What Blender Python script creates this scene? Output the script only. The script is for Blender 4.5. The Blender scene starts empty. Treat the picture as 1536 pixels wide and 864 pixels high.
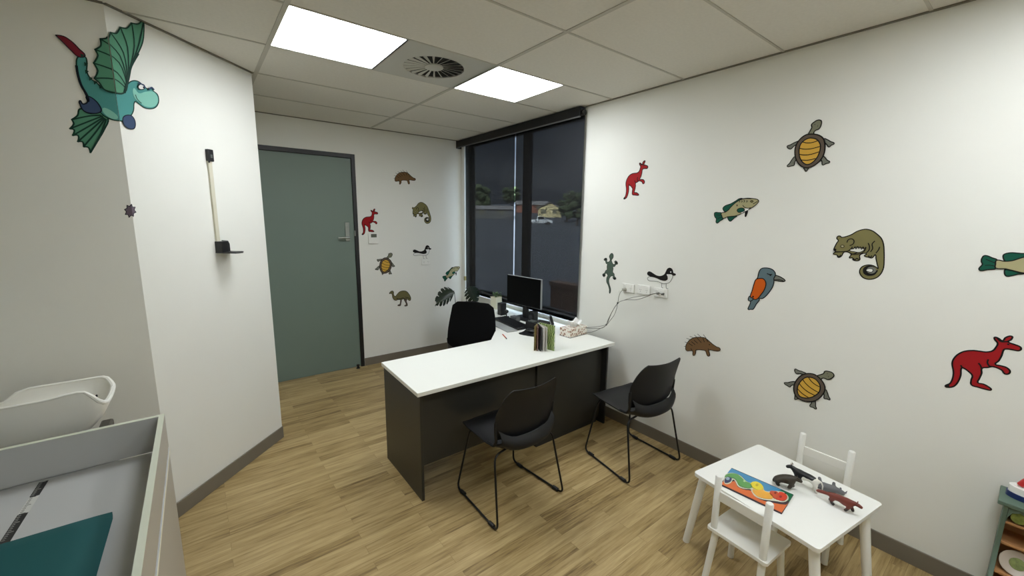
import bpy, bmesh, math, random
from mathutils import Vector, Matrix, noise
from mathutils.geometry import tessellate_polygon
random.seed(7)
PI = math.pi
C = bpy.context.scene.collection
SC = bpy.context.scene

# ---------------------------------------------------------------- camera
F, YAW, PITCH, ROLL, CH = 611.12, 0.658643, 0.166853, -0.013251, 1.73
cy, sy, cp, sp = math.cos(YAW), math.sin(YAW), math.cos(PITCH), math.sin(PITCH)
fwd = Vector((sy*cp, cy*cp, -sp)); rt = Vector((cy, -sy, 0)); dn = -rt.cross(fwd)
cr, sr = math.cos(ROLL), math.sin(ROLL)
RX = cr*rt + sr*dn; DY = -sr*rt + cr*dn
cam = bpy.data.objects.new('camera', bpy.data.cameras.new('camera')); C.objects.link(cam)
cam.data.sensor_width = 36; cam.data.lens = F/1536*36; cam.data.clip_start = 0.02; cam.data.clip_end = 500
m = Matrix(((RX.x, -DY.x, -fwd.x, 0), (RX.y, -DY.y, -fwd.y, 0), (RX.z, -DY.z, -fwd.z, CH), (0, 0, 0, 1)))
cam.matrix_world = m
SC.camera = cam

def ray(u, w): return RX*((u-768)/F) + DY*((w-432)/F) + fwd
EYE = Vector((0, 0, CH))
# surfaces of the room that photographed positions are measured on
WX, WY, WL = 2.777, 4.693, 2.83
CX = -0.243
def on_z(u, w, z): d = ray(u, w); return EYE + d*((z-CH)/d.z)
def on_x(u, w, x=WX): d = ray(u, w); return EYE + d*(x/d.x)
def on_y(u, w, y=WY): d = ray(u, w); return EYE + d*(y/d.y)
def on_a(u, w): d = ray(u, w); return EYE + d*((CX-WL)/(d.x-d.y))

# ---------------------------------------------------------------- materials
def lin(c):
    return tuple((v/255/12.92 if v/255 <= .04045 else ((v/255+.055)/1.055)**2.4) for v in c) + (1,)
MATS = {}
def mat(name, rgb, rough=.5, metal=0, bump=0, bscale=200, var=0, vscale=8, spec=.5, coat=0, sheen=0):
    if name in MATS: return MATS[name]
    m = bpy.data.materials.new(name); m.use_nodes = True; MATS[name] = m
    nt = m.node_tree; b = nt.nodes['Principled BSDF']
    b.inputs['Base Color'].default_value = lin(rgb)
    b.inputs['Roughness'].default_value = rough; b.inputs['Metallic'].default_value = metal
    b.inputs['Specular IOR Level'].default_value = spec
    b.inputs['Coat Weight'].default_value = coat
    tc = nt.nodes.new('ShaderNodeTexCoord')
    if var:
        n = nt.nodes.new('ShaderNodeTexNoise'); n.inputs['Scale'].default_value = vscale; n.inputs['Detail'].default_value = 4
        r = nt.nodes.new('ShaderNodeValToRGB')
        c = lin(rgb)
        r.color_ramp.elements[0].color = tuple(v*(1-var) for v in c[:3])+(1,)
        r.color_ramp.elements[1].color = tuple(min(1, v*(1+var)) for v in c[:3])+(1,)
        r.color_ramp.elements[0].position = .3; r.color_ramp.elements[1].position = .7
        nt.links.new(tc.outputs['Object'], n.inputs['Vector']); nt.links.new(n.outputs['Fac'], r.inputs['Fac'])
        nt.links.new(r.outputs['Color'], b.inputs['Base Color'])
    if bump:
        n = nt.nodes.new('ShaderNodeTexNoise'); n.inputs['Scale'].default_value = bscale; n.inputs['Detail'].default_value = 3
        bp = nt.nodes.new('ShaderNodeBump'); bp.inputs['Strength'].default_value = bump; bp.inputs['Distance'].default_value = .002
        nt.links.new(tc.outputs['Object'], n.inputs['Vector']); nt.links.new(n.outputs['Fac'], bp.inputs['Height'])
        nt.links.new(bp.outputs['Normal'], b.inputs['Normal'])
    return m
def emit(name, rgb, s):
    m = bpy.data.materials.new(name); m.use_nodes = True; nt = m.node_tree; nt.nodes.clear()
    o = nt.nodes.new('ShaderNodeOutputMaterial'); e = nt.nodes.new('ShaderNodeEmission')
    e.inputs[0].default_value = lin(rgb); e.inputs[1].default_value = s
    nt.links.new(e.outputs[0], o.inputs[0]); MATS[name] = m; return m

WALL = mat('wall_paint', (233, 233, 226), .62, bump=.12, bscale=380, var=.012, vscale=2)
CEILM = mat('ceiling_tile', (222, 219, 210), .9, bump=.5, bscale=420, var=.03, vscale=60)
TBAR = mat('ceiling_tee', (186, 183, 172), .6)
BASEB = mat('vinyl_skirting', (118, 111, 98), .5, var=.03, vscale=5)
WHITE = mat('white_laminate', (240, 241, 234), .35, bump=.03)
WPAINT = mat('white_painted_wood', (238, 238, 232), .38, bump=.05, bscale=60)
WPLAST = mat('white_plastic', (236, 236, 230), .3)
CHAR = mat('charcoal_laminate', (46, 45, 40), .42, bump=.05, bscale=300, var=.04)
CHARE = mat('charcoal_edging', (38, 38, 38), .45)
BLACK = mat('black_plastic', (20, 20, 22), .45, bump=.15, bscale=600)
SHELLM = mat('chair_shell_plastic', (17, 17, 19), .5, bump=.25, bscale=900, spec=.38)
BFAB = mat('black_fabric', (6, 6, 7), .95, spec=.15, bump=.4, bscale=900)
BMETAL = mat('black_metal', (22, 22, 23), .35, metal=.3)
BFRAME = mat('black_door_frame', (26, 26, 27), .4)
DOORM = mat('sage_green_door', (114, 130, 121), .45, bump=.04, var=.03, vscale=1.5)
STEEL = mat('brushed_steel', (150, 155, 150), .3, metal=.9)
GREYLAM = mat('grey_laminate', (186, 187, 186), .4, bump=.03)
CABLAM = mat('cabinet_side_laminate', (178, 172, 160), .45)
EDGEL = mat('pale_edging', (206, 210, 192), .4)
TEAL = mat('teal_vinyl', (24, 82, 84), .75, spec=.3, bump=.12, bscale=500)
TRAY = mat('white_tray_plastic', (242, 241, 234), .28, bump=.05, bscale=30)
LEAF = mat('dark_green_leaf', (18, 34, 18), .4, var=.2, vscale=30)
LEAF2 = mat('green_leaf', (80, 108, 62), .5, var=.2, vscale=30)
SOIL = mat('potting_soil', (50, 38, 28), .95, bump=.6)
CREAM = mat('cream_ceramic', (214, 212, 188), .35)
CABLE = mat('grey_cable', (120, 120, 112), .5)
SCREEN = mat('black_screen', (4, 4, 5), .35, spec=.12)
SILVER = mat('silver_plastic', (170, 172, 172), .35, metal=.4)
PAPER = mat('white_paper', (240, 240, 238), .7)
GREEN = mat('green_painted_wood', (90, 110, 96), .5, var=.06, vscale=20)
TWOOD = mat('toy_wood', (176, 128, 82), .55, var=.12, vscale=14)

def floor_material():
    m = bpy.data.materials.new('oak_plank_floor'); m.use_nodes = True; nt = m.node_tree; N = nt.nodes; L = nt.links
    b = N['Principled BSDF']; tc = N.new('ShaderNodeTexCoord')
    br = N.new('ShaderNodeTexBrick'); br.offset = .37; br.offset_frequency = 2
    br.inputs['Scale'].default_value = 1; br.inputs['Brick Width'].default_value = .9; br.inputs['Row Height'].default_value = .064
    br.inputs['Mortar Size'].default_value = .0007; br.inputs['Bias'].default_value = 0
    br.inputs['Color1'].default_value = (0, 0, 0, 1); br.inputs['Color2'].default_value = (1, 1, 1, 1); br.inputs['Mortar'].default_value = (.3, .3, .3, 1)
    L.new(tc.outputs['Object'], br.inputs['Vector'])
    mp = N.new('ShaderNodeMapping'); mp.inputs['Scale'].default_value = (2.2, 26, 1)
    add = N.new('ShaderNodeVectorMath'); add.operation = 'ADD'
    sc = N.new('ShaderNodeVectorMath'); sc.operation = 'SCALE'; sc.inputs['Scale'].default_value = 13
    L.new(br.outputs['Color'], sc.inputs[0]); L.new(tc.outputs['Object'], add.inputs[0]); L.new(sc.outputs[0], add.inputs[1])
    L.new(add.outputs[0], mp.inputs['Vector'])
    n1 = N.new('ShaderNodeTexNoise'); n1.inputs['Scale'].default_value = 1.6; n1.inputs['Detail'].default_value = 7; n1.inputs['Roughness'].default_value = .62; n1.inputs['Distortion'].default_value = .12
    L.new(mp.outputs[0], n1.inputs['Vector'])
    mp2 = N.new('ShaderNodeMapping'); mp2.inputs['Scale'].default_value = (6, 150, 1); L.new(add.outputs[0], mp2.inputs['Vector'])
    n2 = N.new('ShaderNodeTexNoise'); n2.inputs['Scale'].default_value = 1.2; n2.inputs['Detail'].default_value = 4; L.new(mp2.outputs[0], n2.inputs['Vector'])
    mx = N.new('ShaderNodeMath'); mx.operation = 'MULTIPLY_ADD'; mx.inputs[1].default_value = .66
    L.new(n1.outputs['Fac'], mx.inputs[0])
    a2 = N.new('ShaderNodeMath'); a2.operation = 'MULTIPLY_ADD'; a2.inputs[1].default_value = .25
    L.new(n2.outputs['Fac'], a2.inputs[0])
    a3 = N.new('ShaderNodeMath'); a3.operation = 'MULTIPLY'; a3.inputs[1].default_value = .19
    bw = N.new('ShaderNodeRGBToBW'); L.new(br.outputs['Color'], bw.inputs[0]); L.new(bw.outputs[0], a3.inputs[0])
    L.new(a3.outputs[0], a2.inputs[2]); L.new(a2.outputs[0], mx.inputs[2])
    r = N.new('ShaderNodeValToRGB'); e = r.color_ramp.elements
    e[0].position = .36; e[0].color = lin((110, 88, 52)); e[1].position = .72; e[1].color = lin((192, 169, 122))
    k = e.new(.52); k.color = lin((164, 140, 94))
    L.new(mx.outputs[0], r.inputs['Fac'])
    dk = N.new('ShaderNodeMix'); dk.data_type = 'RGBA'; dk.blend_type = 'MULTIPLY'
    dk.inputs[0].default_value = .45
    L.new(br.outputs['Fac'], dk.inputs[0])
    dk.inputs[7].default_value = (.62, .58, .5, 1)
    L.new(r.outputs['Color'], dk.inputs[6]); L.new(dk.outputs[2], b.inputs['Base Color'])
    b.inputs['Roughness'].default_value = .42; b.inputs['Specular IOR Level'].default_value = .35
    bp = N.new('ShaderNodeBump'); bp.inputs['Strength'].default_value = .08; bp.inputs['Distance'].default_value = .002
    L.new(n2.outputs['Fac'], bp.inputs['Height']); L.new(bp.outputs['Normal'], b.inputs['Normal'])
    return m
FLOORM = floor_material()

def mesh_fabric():
    m = bpy.data.materials.new('sunscreen_fabric'); m.use_nodes = True; nt = m.node_tree; N = nt.nodes; L = nt.links; N.clear()
    o = N.new('ShaderNodeOutputMaterial'); mx = N.new('ShaderNodeMixShader'); t = N.new('ShaderNodeBsdfTransparent'); p = N.new('ShaderNodeBsdfPrincipled')
    p.inputs['Base Color'].default_value = lin((15, 15, 17)); p.inputs['Roughness'].default_value = .6
    p.inputs['Specular IOR Level'].default_value = .35
    mx.inputs[0].default_value = .77
    L.new(t.outputs[0], mx.inputs[1]); L.new(p.outputs[0], mx.inputs[2]); L.new(mx.outputs[0], o.inputs[0]); return m
FABRIC = mesh_fabric()
def pane_mat():
    m = bpy.data.materials.new('window_glass'); m.use_nodes = True; nt = m.node_tree; N = nt.nodes; L = nt.links; N.clear()
    o = N.new('ShaderNodeOutputMaterial'); mx = N.new('ShaderNodeMixShader'); t = N.new('ShaderNodeBsdfTransparent'); g = N.new('ShaderNodeBsdfGlossy')
    g.inputs['Roughness'].default_value = .02; mx.inputs[0].default_value = .04
    t.inputs[0].default_value = (.85, .9, .9, 1)
    L.new(t.outputs[0], mx.inputs[1]); L.new(g.outputs[0], mx.inputs[2]); L.new(mx.outputs[0], o.inputs[0]); return m
GLASS = pane_mat()

# ---------------------------------------------------------------- mesh helpers
class MB:
    def __init__(s): s.v = []; s.f = []; s.mi = []
    def add(s, vs, fs, k=0):
        n = len(s.v); s.v += [Vector(v) for v in vs]
        for f in fs: s.f.append([n+i for i in f]); s.mi.append(k)
        return s
    def box(s, a, b, k=0, M=None):
        x0, y0, z0 = (min(a[i], b[i]) for i in range(3)); x1, y1, z1 = (max(a[i], b[i]) for i in range(3))
        vs = [Vector(p) for p in ((x0,y0,z0),(x1,y0,z0),(x1,y1,z0),(x0,y1,z0),(x0,y0,z1),(x1,y0,z1),(x1,y1,z1),(x0,y1,z1))]
        if M: vs = [M @ v for v in vs]
        return s.add(vs, [(3,2,1,0),(4,5,6,7),(0,1,5,4),(1,2,6,5),(2,3,7,6),(3,0,4,7)], k)
    def tube(s, path, r, n=8, k=0, close=False):
        path = [Vector(p) for p in path]
        if not isinstance(r, (list, tuple)): r = [r]*len(path)
        rings = []; up = None; N = len(path)
        for i, p in enumerate(path):
            if close: t = path[(i+1) % N]-path[i-1]
            elif i == 0: t = path[1]-p
            elif i == N-1: t = p-path[-2]
            else: t = (path[i+1]-p).normalized()+(p-path[i-1]).normalized()
            if t.length < 1e-9: t = Vector((0, 0, 1))
            t.normalize()
            if up is None: up = Vector((0, 0, 1)) if abs(t.z) < .9 else Vector((1, 0, 0))
            a = t.cross(up)
            if a.length < 1e-6: a = t.cross(Vector((1, 0, 0)))
            a.normalize(); b = a.cross(t).normalized(); up = b
            rings.append([p+a*(r[i]*math.cos(2*PI*j/n))+b*(r[i]*math.sin(2*PI*j/n)) for j in range(n)])
        vs = [v for g in rings for v in g]; fs = []
        for i in range(N if close else N-1):
            q = (i+1) % N
            for j in range(n): fs.append((i*n+j, i*n+(j+1) % n, q*n+(j+1) % n, q*n+j))
        if not close: fs.append(tuple(range(n-1, -1, -1))); fs.append(tuple((N-1)*n+j for j in range(n)))
        return s.add(vs, fs, k)
    def lathe(s, prof, n=24, k=0, c=(0, 0, 0)):
        c = Vector(c); vs = []; fs = []
        for r, z in prof:
            for j in range(n): vs.append(c+Vector((r*math.cos(2*PI*j/n), r*math.sin(2*PI*j/n), z)))
        for i in range(len(prof)-1):
            for j in range(n): fs.append((i*n+j, i*n+(j+1) % n, (i+1)*n+(j+1) % n, (i+1)*n+j))
        fs.append(tuple(range(n-1, -1, -1))); fs.append(tuple((len(prof)-1)*n+j for j in range(n)))
        return s.add(vs, fs, k)
    def prism(s, poly, z0, z1, k=0, M=None, holes=()):
        """polygon in xy extruded z0..z1 (then M)"""
        M = M or Matrix.Identity(4)
        ps = [list(poly)]+[list(h) for h in holes]
        flat = [p for l in ps for p in l]
        tri = tessellate_polygon([[Vector((p[0], p[1], 0)) for p in l] for l in ps])
        n = len(flat)
        vs = [M @ Vector((p[0], p[1], z0)) for p in flat]+[M @ Vector((p[0], p[1], z1)) for p in flat]
        fs = []
        for t in tri:
            a, b, c = (Vector((flat[i][0], flat[i][1])) for i in t)
            ccw = (b-a).cross(c-a) > 0
            t = t if ccw else t[::-1]
            fs.append(tuple(i+n for i in t)); fs.append(tuple(t[::-1]))
        o = 0
        for l in ps:
            q = len(l)
            for i in range(q): fs.append((o+i, o+(i+1) % q, o+(i+1) % q+n, o+i+n))
            o += q
        return s.add(vs, fs, k)
    def ball(s, c, r, n=12, k=0, M=None):
        c = Vector(c); r = Vector(r) if hasattr(r, '__len__') else Vector((r, r, r)); vs = []; fs = []
        for i in range(n//2+1):
            th = PI*i/(n//2)
            for j in range(n):
                ph = 2*PI*j/n
                v = Vector((r.x*math.sin(th)*math.cos(ph), r.y*math.sin(th)*math.sin(ph), r.z*math.cos(th)))
                if M: v = M @ v
                vs.append(c+v)
        for i in range(n//2):
            for j in range(n): fs.append((i*n+j, (i+1)*n+j, (i+1)*n+(j+1) % n, i*n+(j+1) % n))
        return s.add(vs, fs, k)
    def sheet(s, g, th, k=0):
        """grid of points -> sheet with thickness th along its normals"""
        R, Q = len(g), len(g[0]); P = [[Vector(p) for p in row] for row in g]
        nr = []
        for i in range(R):
            row = []
            for j in range(Q):
                a = P[min(i+1, R-1)][j]-P[max(i-1, 0)][j]; b = P[i][min(j+1, Q-1)]-P[i][max(j-1, 0)]
                n = a.cross(b); row.append(n.normalized() if n.length > 1e-12 else Vector((0, 0, 1)))
            nr.append(row)
        vs = [P[i][j] for i in range(R) for j in range(Q)]+[P[i][j]+nr[i][j]*th for i in range(R) for j in range(Q)]
        o = R*Q; fs = []
        for i in range(R-1):
            for j in range(Q-1):
                a, b, c, d = i*Q+j, i*Q+j+1, (i+1)*Q+j+1, (i+1)*Q+j
                fs.append((a, b, c, d)); fs.append((d+o, c+o, b+o, a+o))
        ed = [(0, j) for j in range(Q)]+[(i, Q-1) for i in range(1, R)]+[(R-1, j) for j in range(Q-2, -1, -1)]+[(i, 0) for i in range(R-2, 0, -1)]
        for q in range(len(ed)):
            a = ed[q]; b = ed[(q+1) % len(ed)]; ia = a[0]*Q+a[1]; ib = b[0]*Q+b[1]
            fs.append((ib, ia, ia+o, ib+o))
        return s.add(vs, fs, k)
    def build(s, name, mats, parent=None, smooth=False, bevel=0, fix=True, seg=2):
        me = bpy.data.meshes.new(name); me.from_pydata([tuple(v) for v in s.v], [], s.f)
        if not isinstance(mats, (list, tuple)): mats = [mats]
        for q in mats: me.materials.append(q)
        for p, k in zip(me.polygons, s.mi): p.material_index = k
        if fix:
            bm = bmesh.new(); bm.from_mesh(me); bmesh.ops.recalc_face_normals(bm, faces=bm.faces); bm.to_mesh(me); bm.free()
        if smooth:
            for p in me.polygons: p.use_smooth = True
            me.set_sharp_from_angle(angle=math.radians(smooth if smooth > 1 else 40))
        o = bpy.data.objects.new(name, me); C.objects.link(o)
        if parent: o.parent = parent
        if bevel:
            b = o.modifiers.new('bevel', 'BEVEL'); b.width = bevel; b.segments = seg; b.limit_method = 'ANGLE'; b.angle_limit = math.radians(35)
            for p in me.polygons: p.use_smooth = True
            me.set_sharp_from_angle(angle=math.radians(40))
        return o
def tag(o, label=None, cat=None, group=None, kind=None):
    if label: o['label'] = label
    if cat: o['category'] = cat
    if group: o['group'] = group
    if kind: o['kind'] = kind
    return o
def thing(name, label, cat, loc=(0, 0, 0), rz=0, group=None):
    o = bpy.data.objects.new(name, None); C.objects.link(o); o.empty_display_size = .05
    o.location = loc; o.rotation_euler = (0, 0, rz)
    return tag(o, label, cat, group)
def struct(o): o['kind'] = 'structure'; return o
def dup(root, loc, rz, label, group=None):
    r = root.copy(); C.objects.link(r); r.location = loc; r.rotation_euler = (0, 0, rz); r['label'] = label
    if group: r['group'] = group
    for ch in list(root.children):
        c = ch.copy(); C.objects.link(c); c.parent = r
        for g in list(ch.children):
            d = g.copy(); C.objects.link(d); d.parent = c
    return r
def cat_rom(pts, sub=4, closed=True):
    """smooth curve through the points; a point given twice stays a sharp corner"""
    out = []; n = len(pts)
    if n < 3: return [tuple(p) for p in pts]
    rng = range(n) if closed else range(n-1)
    g = lambda i: pts[i % n] if closed else pts[max(0, min(n-1, i))]
    for i in rng:
        p0, p1, p2, p3 = g(i-1), g(i), g(i+1), g(i+2)
        if p1 == p2: continue
        l = math.dist(p1, p2)
        def tang(a, b):
            d = math.dist(a, b)
            return ((b[0]-a[0])/d*l, (b[1]-a[1])/d*l) if d > 1e-12 else (0, 0)
        t1 = tang(p0, p2) if p0 != p1 else (0, 0); t2 = tang(p1, p3) if p2 != p3 else (0, 0)
        for q in range(sub):
            t = q/sub; h1 = 2*t**3-3*t*t+1; h2 = t**3-2*t*t+t; h3 = -2*t**3+3*t*t; h4 = t**3-t*t
            out.append((h1*p1[0]+h2*t1[0]+h3*p2[0]+h4*t2[0], h1*p1[1]+h2*t1[1]+h3*p2[1]+h4*t2[1]))
    if not closed: out.append(tuple(pts[-1]))
    return out

# ================================================================ ROOM
H = 2.70
struct(MB().box((-2.5, -1.9, -.06), (2.95, 4.85, 0)).build('floor', FLOORM))
struct(MB().box((-2.5, WL, 0), (CX, WL+.12, 3)).build('wall_left', WALL))
cx2, cy2 = .405, WL+(.405-CX)
mb = MB().prism([(CX, WL), (cx2, cy2), (cx2, 4.86), (.28, 4.86), (.28, cy2+.05), (CX-.02, WL+.17)], 0, 3)
struct(mb.build('wall_angled', WALL))
DX0, DX1, DH = .43, 1.446, 2.402
mb = MB().box((cx2+.001, WY, 0), (DX0, WY+.14, 3)).box((DX0, WY, DH), (DX1, WY+.14, 3)).box((DX1, WY, 0), (WX+.16, WY+.14, 3))
struct(mb.build('wall_far', WALL))
WY0, WY1, WZ0, WZ1 = 2.585, 4.60, .775, 2.672
mb = MB().box((WX, -1.9, 0), (WX+.16, WY0, 3)).box((WX, WY1, 0), (WX+.16, WY-.001, 3)).box((WX, WY0, 0), (WX+.16, WY1, WZ0)).box((WX, WY0, WZ1), (WX+.16, WY1, 3))
struct(mb.build('wall_right', WALL))
struct(MB().box((-2.5, -1.9, 0), (-2.38, WL, 3)).build('wall_back_left', WALL))
struct(MB().box((-2.38, -1.9, 0), (WX, -1.78, 3)).build('wall_behind', WALL))
struct(MB().box((-2.5, -1.9, 3), (2.95, 4.86, 3.06)).build('light_stop_slab', WALL))  # unseen slab added above the tiles to keep sky light from leaking in

# skirtings
BH = .093
def skirt(name, a, b, nrm):
    a, b, n = Vector(a), Vector(b), Vector(nrm).normalized()*.009
    vs = [a, b, b+n, a+n]; mb = MB()
    mb.prism([(v.x, v.y) for v in vs], 0, BH)
    return struct(mb.build(name, BASEB, bevel=.002))
skirt('baseboard_right', (WX, -1.78), (WX, WY-.01), (-1, 0))
skirt('baseboard_far', (DX1+.003, WY), (WX-.01, WY), (0, -1))
skirt('baseboard_angled', (CX+.004, WL), (cx2, cy2-.004), (1, -1))
skirt('baseboard_left', (-2.38, WL), (CX+.006, WL), (0, -1))

# ceiling: lay-in tiles on a tee grid, openings left for panels and diffuser
XT = [-2.38, -1.97, -.77, .43, 1.63, WX]
YT = [-1.78, -1.64, -1.04, -.44, .16, .46, 1.06, 1.67, 2.285, 2.875, 3.46, 4.06, WY]
LIGHTS = [(.43, 1.03, 2.285, 2.875), (1.63, 2.23, 2.285, 2.875), (.43, 1.03, -.44, .16), (1.63, 2.23, -.44, .16)]
VENT = (1.03, 1.63, 2.285, 2.875)
holes = LIGHTS+[VENT]
mb = MB(); tb = MB()
for i in range(len(XT)-1):
    for j in range(len(YT)-1):
        x0, x1, y0, y1 = XT[i], XT[i+1], YT[j], YT[j+1]
        hs = sorted([h for h in holes if h[0] >= x0-.01 and h[1] <= x1+.01 and abs(h[2]-y0) < .02])
        x = x0
        for h in hs:
            if h[0] > x+.01: mb.box((x, y0, H), (h[0], y1, H+.015))
            x = h[1]
        if x < x1-.01: mb.box((x, y0, H), (x1, y1, H+.015))
struct(mb.build('ceiling', CEILM))
tw = .012
for x in XT[1:-1]: tb.box((x-tw, -1.78, H-.004), (x+tw, WY, H+.02))
for y in YT[1:-1]: tb.box((-2.38, y-tw*.55, H-.0035), (WX, y+tw*.55, H+.02))
for h in holes:
    for x in (h[0], h[1]):
        if min(abs(x-t) for t in XT) > .02: tb.box((x-tw*.55, h[2], H-.003), (x+tw*.55, h[3], H+.02))
struct(tb.build('trim_1', TBAR))
tb = MB(); w = .016
tb.box((WX-w, -1.78, H-.006), (WX, WY0-.02, H)); tb.box((.42, WY-w, H-.006), (WX, WY, H)); tb.box((-2.38, WL-w, H-.006), (CX, WL, H))
n = Vector((1, -1)).normalized()*w
tb.prism([(CX, WL), (cx2, cy2), (cx2+n.x, cy2+n.y), (CX+n.x, WL+n.y)], H-.006, H)
struct(tb.build('trim_2', mat('wall_angle', (120, 116, 104), .6)))

# ceiling lights
PANEL = emit('led_diffuser', (246, 251, 255), 18.6)
FRM = mat('light_frame', (225, 225, 220), .4)
names = ['square lit LED ceiling panel nearer the angled wall', 'square lit LED ceiling panel nearer the window, beyond the round air diffuser',
         'lit LED ceiling panel just behind the viewer, nearer the change table', 'lit LED ceiling panel just behind the viewer, nearer the sticker wall']
for h, lb in zip(LIGHTS, names):
    t = thing('ceiling_light', lb, 'ceiling light', ((h[0]+h[1])/2, (h[2]+h[3])/2, H))
    a = (h[1]-h[0])/2-.002; b = (h[3]-h[2])/2-.002; f = .008
    MB().prism([(-a, -b), (a, -b), (a, b), (-a, b)], -.002, .02, holes=[[(-a+f, -b+f), (-a+f, b-f), (a-f, b-f), (a-f, -b+f)]]).build('frame', FRM, t)
    MB().box((-a+f, -b+f, .001), (a-f, b-f, .006)).build('diffuser', PANEL, t)
# swirl diffuser
VC = Vector((1.33, 2.58, H))
t = thing('air_diffuser', 'round swirl air diffuser with radial blades set in a square metal ceiling plate', 'air vent', VC)
VM = mat('vent_metal', (186, 186, 178), .45)
hole = [(.195*math.cos(-2*PI*i/40), .195*math.sin(-2*PI*i/40)) for i in range(40)]
MB().prism([(-.299, -.292), (.299, -.292), (.299, .292), (-.299, .292)], -.004, .004, holes=[hole]).build('face_plate', VM, t)
MB().lathe([(.055, -.006), (.06, -.003), (.06, .004)], 28).build('hub', VM, t, smooth=True)
for i in range(22):
    a = 2*PI*i/22
    M = Matrix.Rotation(a, 4, 'Z') @ Matrix.Translation((0, 0, .006)) @ Matrix.Rotation(math.radians(38), 4, 'X')
    b = MB().prism([(.05, -.007), (.196, -.022), (.196, .022), (.05, .007)], -.0008, .0008, M=M).build('blade', VM, t)
MB().lathe([(.21, .004), (.21, .12), (.209, .12), (.209, .122), (.0, .122)], 28).build('plenum', mat('duct_black', (8, 8, 8), .9), t)

# ================================================================ DOOR
d = struct(MB().box((DX0+.038, WY+.012, .006), (DX1-.04, WY+.052, DH-.045)).build('door_1', DOORM, bevel=.002))
fr = MB().box((DX0, WY-.008, 0), (DX0+.036, WY+.13, DH)).box((DX1-.04, WY-.008, 0), (DX1, WY+.13, DH)).box((DX0+.036, WY-.008, DH-.045), (DX1-.04, WY+.13, DH))
struct(fr.build('trim_3', BFRAME, bevel=.003))
hp = on_y(517, 350, WY+.012)
mb = MB().box((hp.x+.005, WY-.0, hp.z-.085), (hp.x+.052, WY+.012, hp.z+.12))
k = mb.build('door_handle', STEEL, d, bevel=.004)
mb = MB().tube([(hp.x+.028, WY+.003, hp.z-.045), (hp.x+.028, WY-.045, hp.z-.045)], .011, 12)
mb.tube([(hp.x+.036, WY-.045, hp.z-.045), (hp.x+.0, WY-.047, hp.z-.045), (hp.x-.085, WY-.045, hp.z-.047)], .0105, 12).build('lever', STEEL, k, smooth=True)
MB().lathe([(.012, 0), (.012, .008), (.004, .009)], 16).build('lock_cylinder', STEEL, k).matrix_local = Matrix.Translation((hp.x+.03, WY, hp.z+.07)) @ Matrix.Rotation(PI/2, 4, 'X')
MB().box((DX1-.045, WY-.0105, hp.z-.03), (DX1-.034, WY-.0075, hp.z+.03)).build('strike_plate', STEEL, d)
mb = MB().lathe([(.022, 0), (.022, .006), (.014, .01), (.013, .03), (.017, .034), (.017, .045), (.001, .047)], 18)
tag(mb.build('door_stop', BLACK, smooth=True), 'small black door stop on the floor at the foot of the green door', 'door stop').location = (DX1-.088, WY-.04, 0)

# ================================================================ WINDOW
wf = MB(); xf0, xf1 = WX+.075, WX+.125; fw = .05
for y0, y1 in ((WY0, 3.47), (3.47, WY1)):
    wf.box((xf0, y0, WZ0), (xf1, y0+fw, WZ1)).box((xf0, y1-fw, WZ0), (xf1, y1, WZ1)).box((xf0, y0+fw, WZ0), (xf1, y1-fw, WZ0+fw)).box((xf0, y0+fw, WZ1-fw), (xf1, y1-fw, WZ1))
w1 = struct(wf.build('window_1', mat('black_aluminium', (24, 24, 26), .4, metal=.4)))
MB().box((xf0+.022, WY0+fw, WZ0+fw), (xf0+.026, 3.47-fw, WZ1-fw)).build('window_pane', GLASS, w1)
MB().box((xf0+.022, 3.47+fw, WZ0+fw), (xf0+.026, WY1-fw, WZ1-fw)).build('window_pane', GLASS, w1)
struct(MB().box((WX-.012, WY0-.0, WZ0-.018), (xf0, WY1-.0, WZ0)).build('window_sill', WPAINT, w1, bevel=.002))

def blind(y0, y1, label):
    t = thing('roller_blind', label, 'window blind', (WX-.03, (y0+y1)/2, 0), 0, 'dark roller blinds over the window')
    h = (y1-y0)/2; zb = .838
    g = [[(0, -h+2*h*i/2, zb+(2.62-zb)*j/6) for i in range(3)] for j in range(7)]
    MB().box((-.0004, -h, zb), (.0004, h, 2.632)).build('fabric', FABRIC, t)
    MB().tube([(0, -h, zb-.004), (0, h, zb-.004)], .008, 10).build('bottom_rail', mat('dark_rail', (58, 58, 62), .4, metal=.3), t, smooth=True)
    MB().tube([(-.005, -h, 2.645), (-.005, h, 2.645)], .024, 16).build('roller', BLACK, t, smooth=True)
    return t
blind(WY0-.030, 3.512, 'dark see-through roller blind nearer the desk chairs, right half of the window')
blind(3.532, WY1-.07, 'dark see-through roller blind nearer the far wall, left half of the window')
mb = MB().box((WX-.075, WY0-.012, 2.612), (WX-.066, WY-.02, 2.692)).box((WX-.075, WY0-.012, 2.684), (WX-.002, WY-.02, 2.692))
t = tag(mb.build('blind_pelmet', BMETAL, bevel=.004), 'long black pelmet running above the roller blinds under the ceiling', 'pelmet')
MB().box((WX-.0775, WY0-.012, 2.603), (WX-.0655, WY-.02, 2.613)).build('rail', mat('grey_rail', (110, 110, 112), .4, metal=.5), t)
MB().box((WX-.0795, WY-.022, 2.600), (WX-.002, WY-.0195, 2.694)).build('end_cap', BMETAL, t)
t = thing('blind_chain', 'thin white bead chain hanging at the far end of the window beside the corner', 'blind cord', (WX-.02, 4.575, 0))
for s in (-.008, .008): MB().tube([(0, s, .95), (0, s, 2.60)], .0022, 6).build('chain', WPLAST, t)
MB().box((-.012, -.015, .93), (.012, .015, .985)).build('chain_tensioner', mat('yellowed_plastic', (150, 138, 84), .5), t, bevel=.003)

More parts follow.
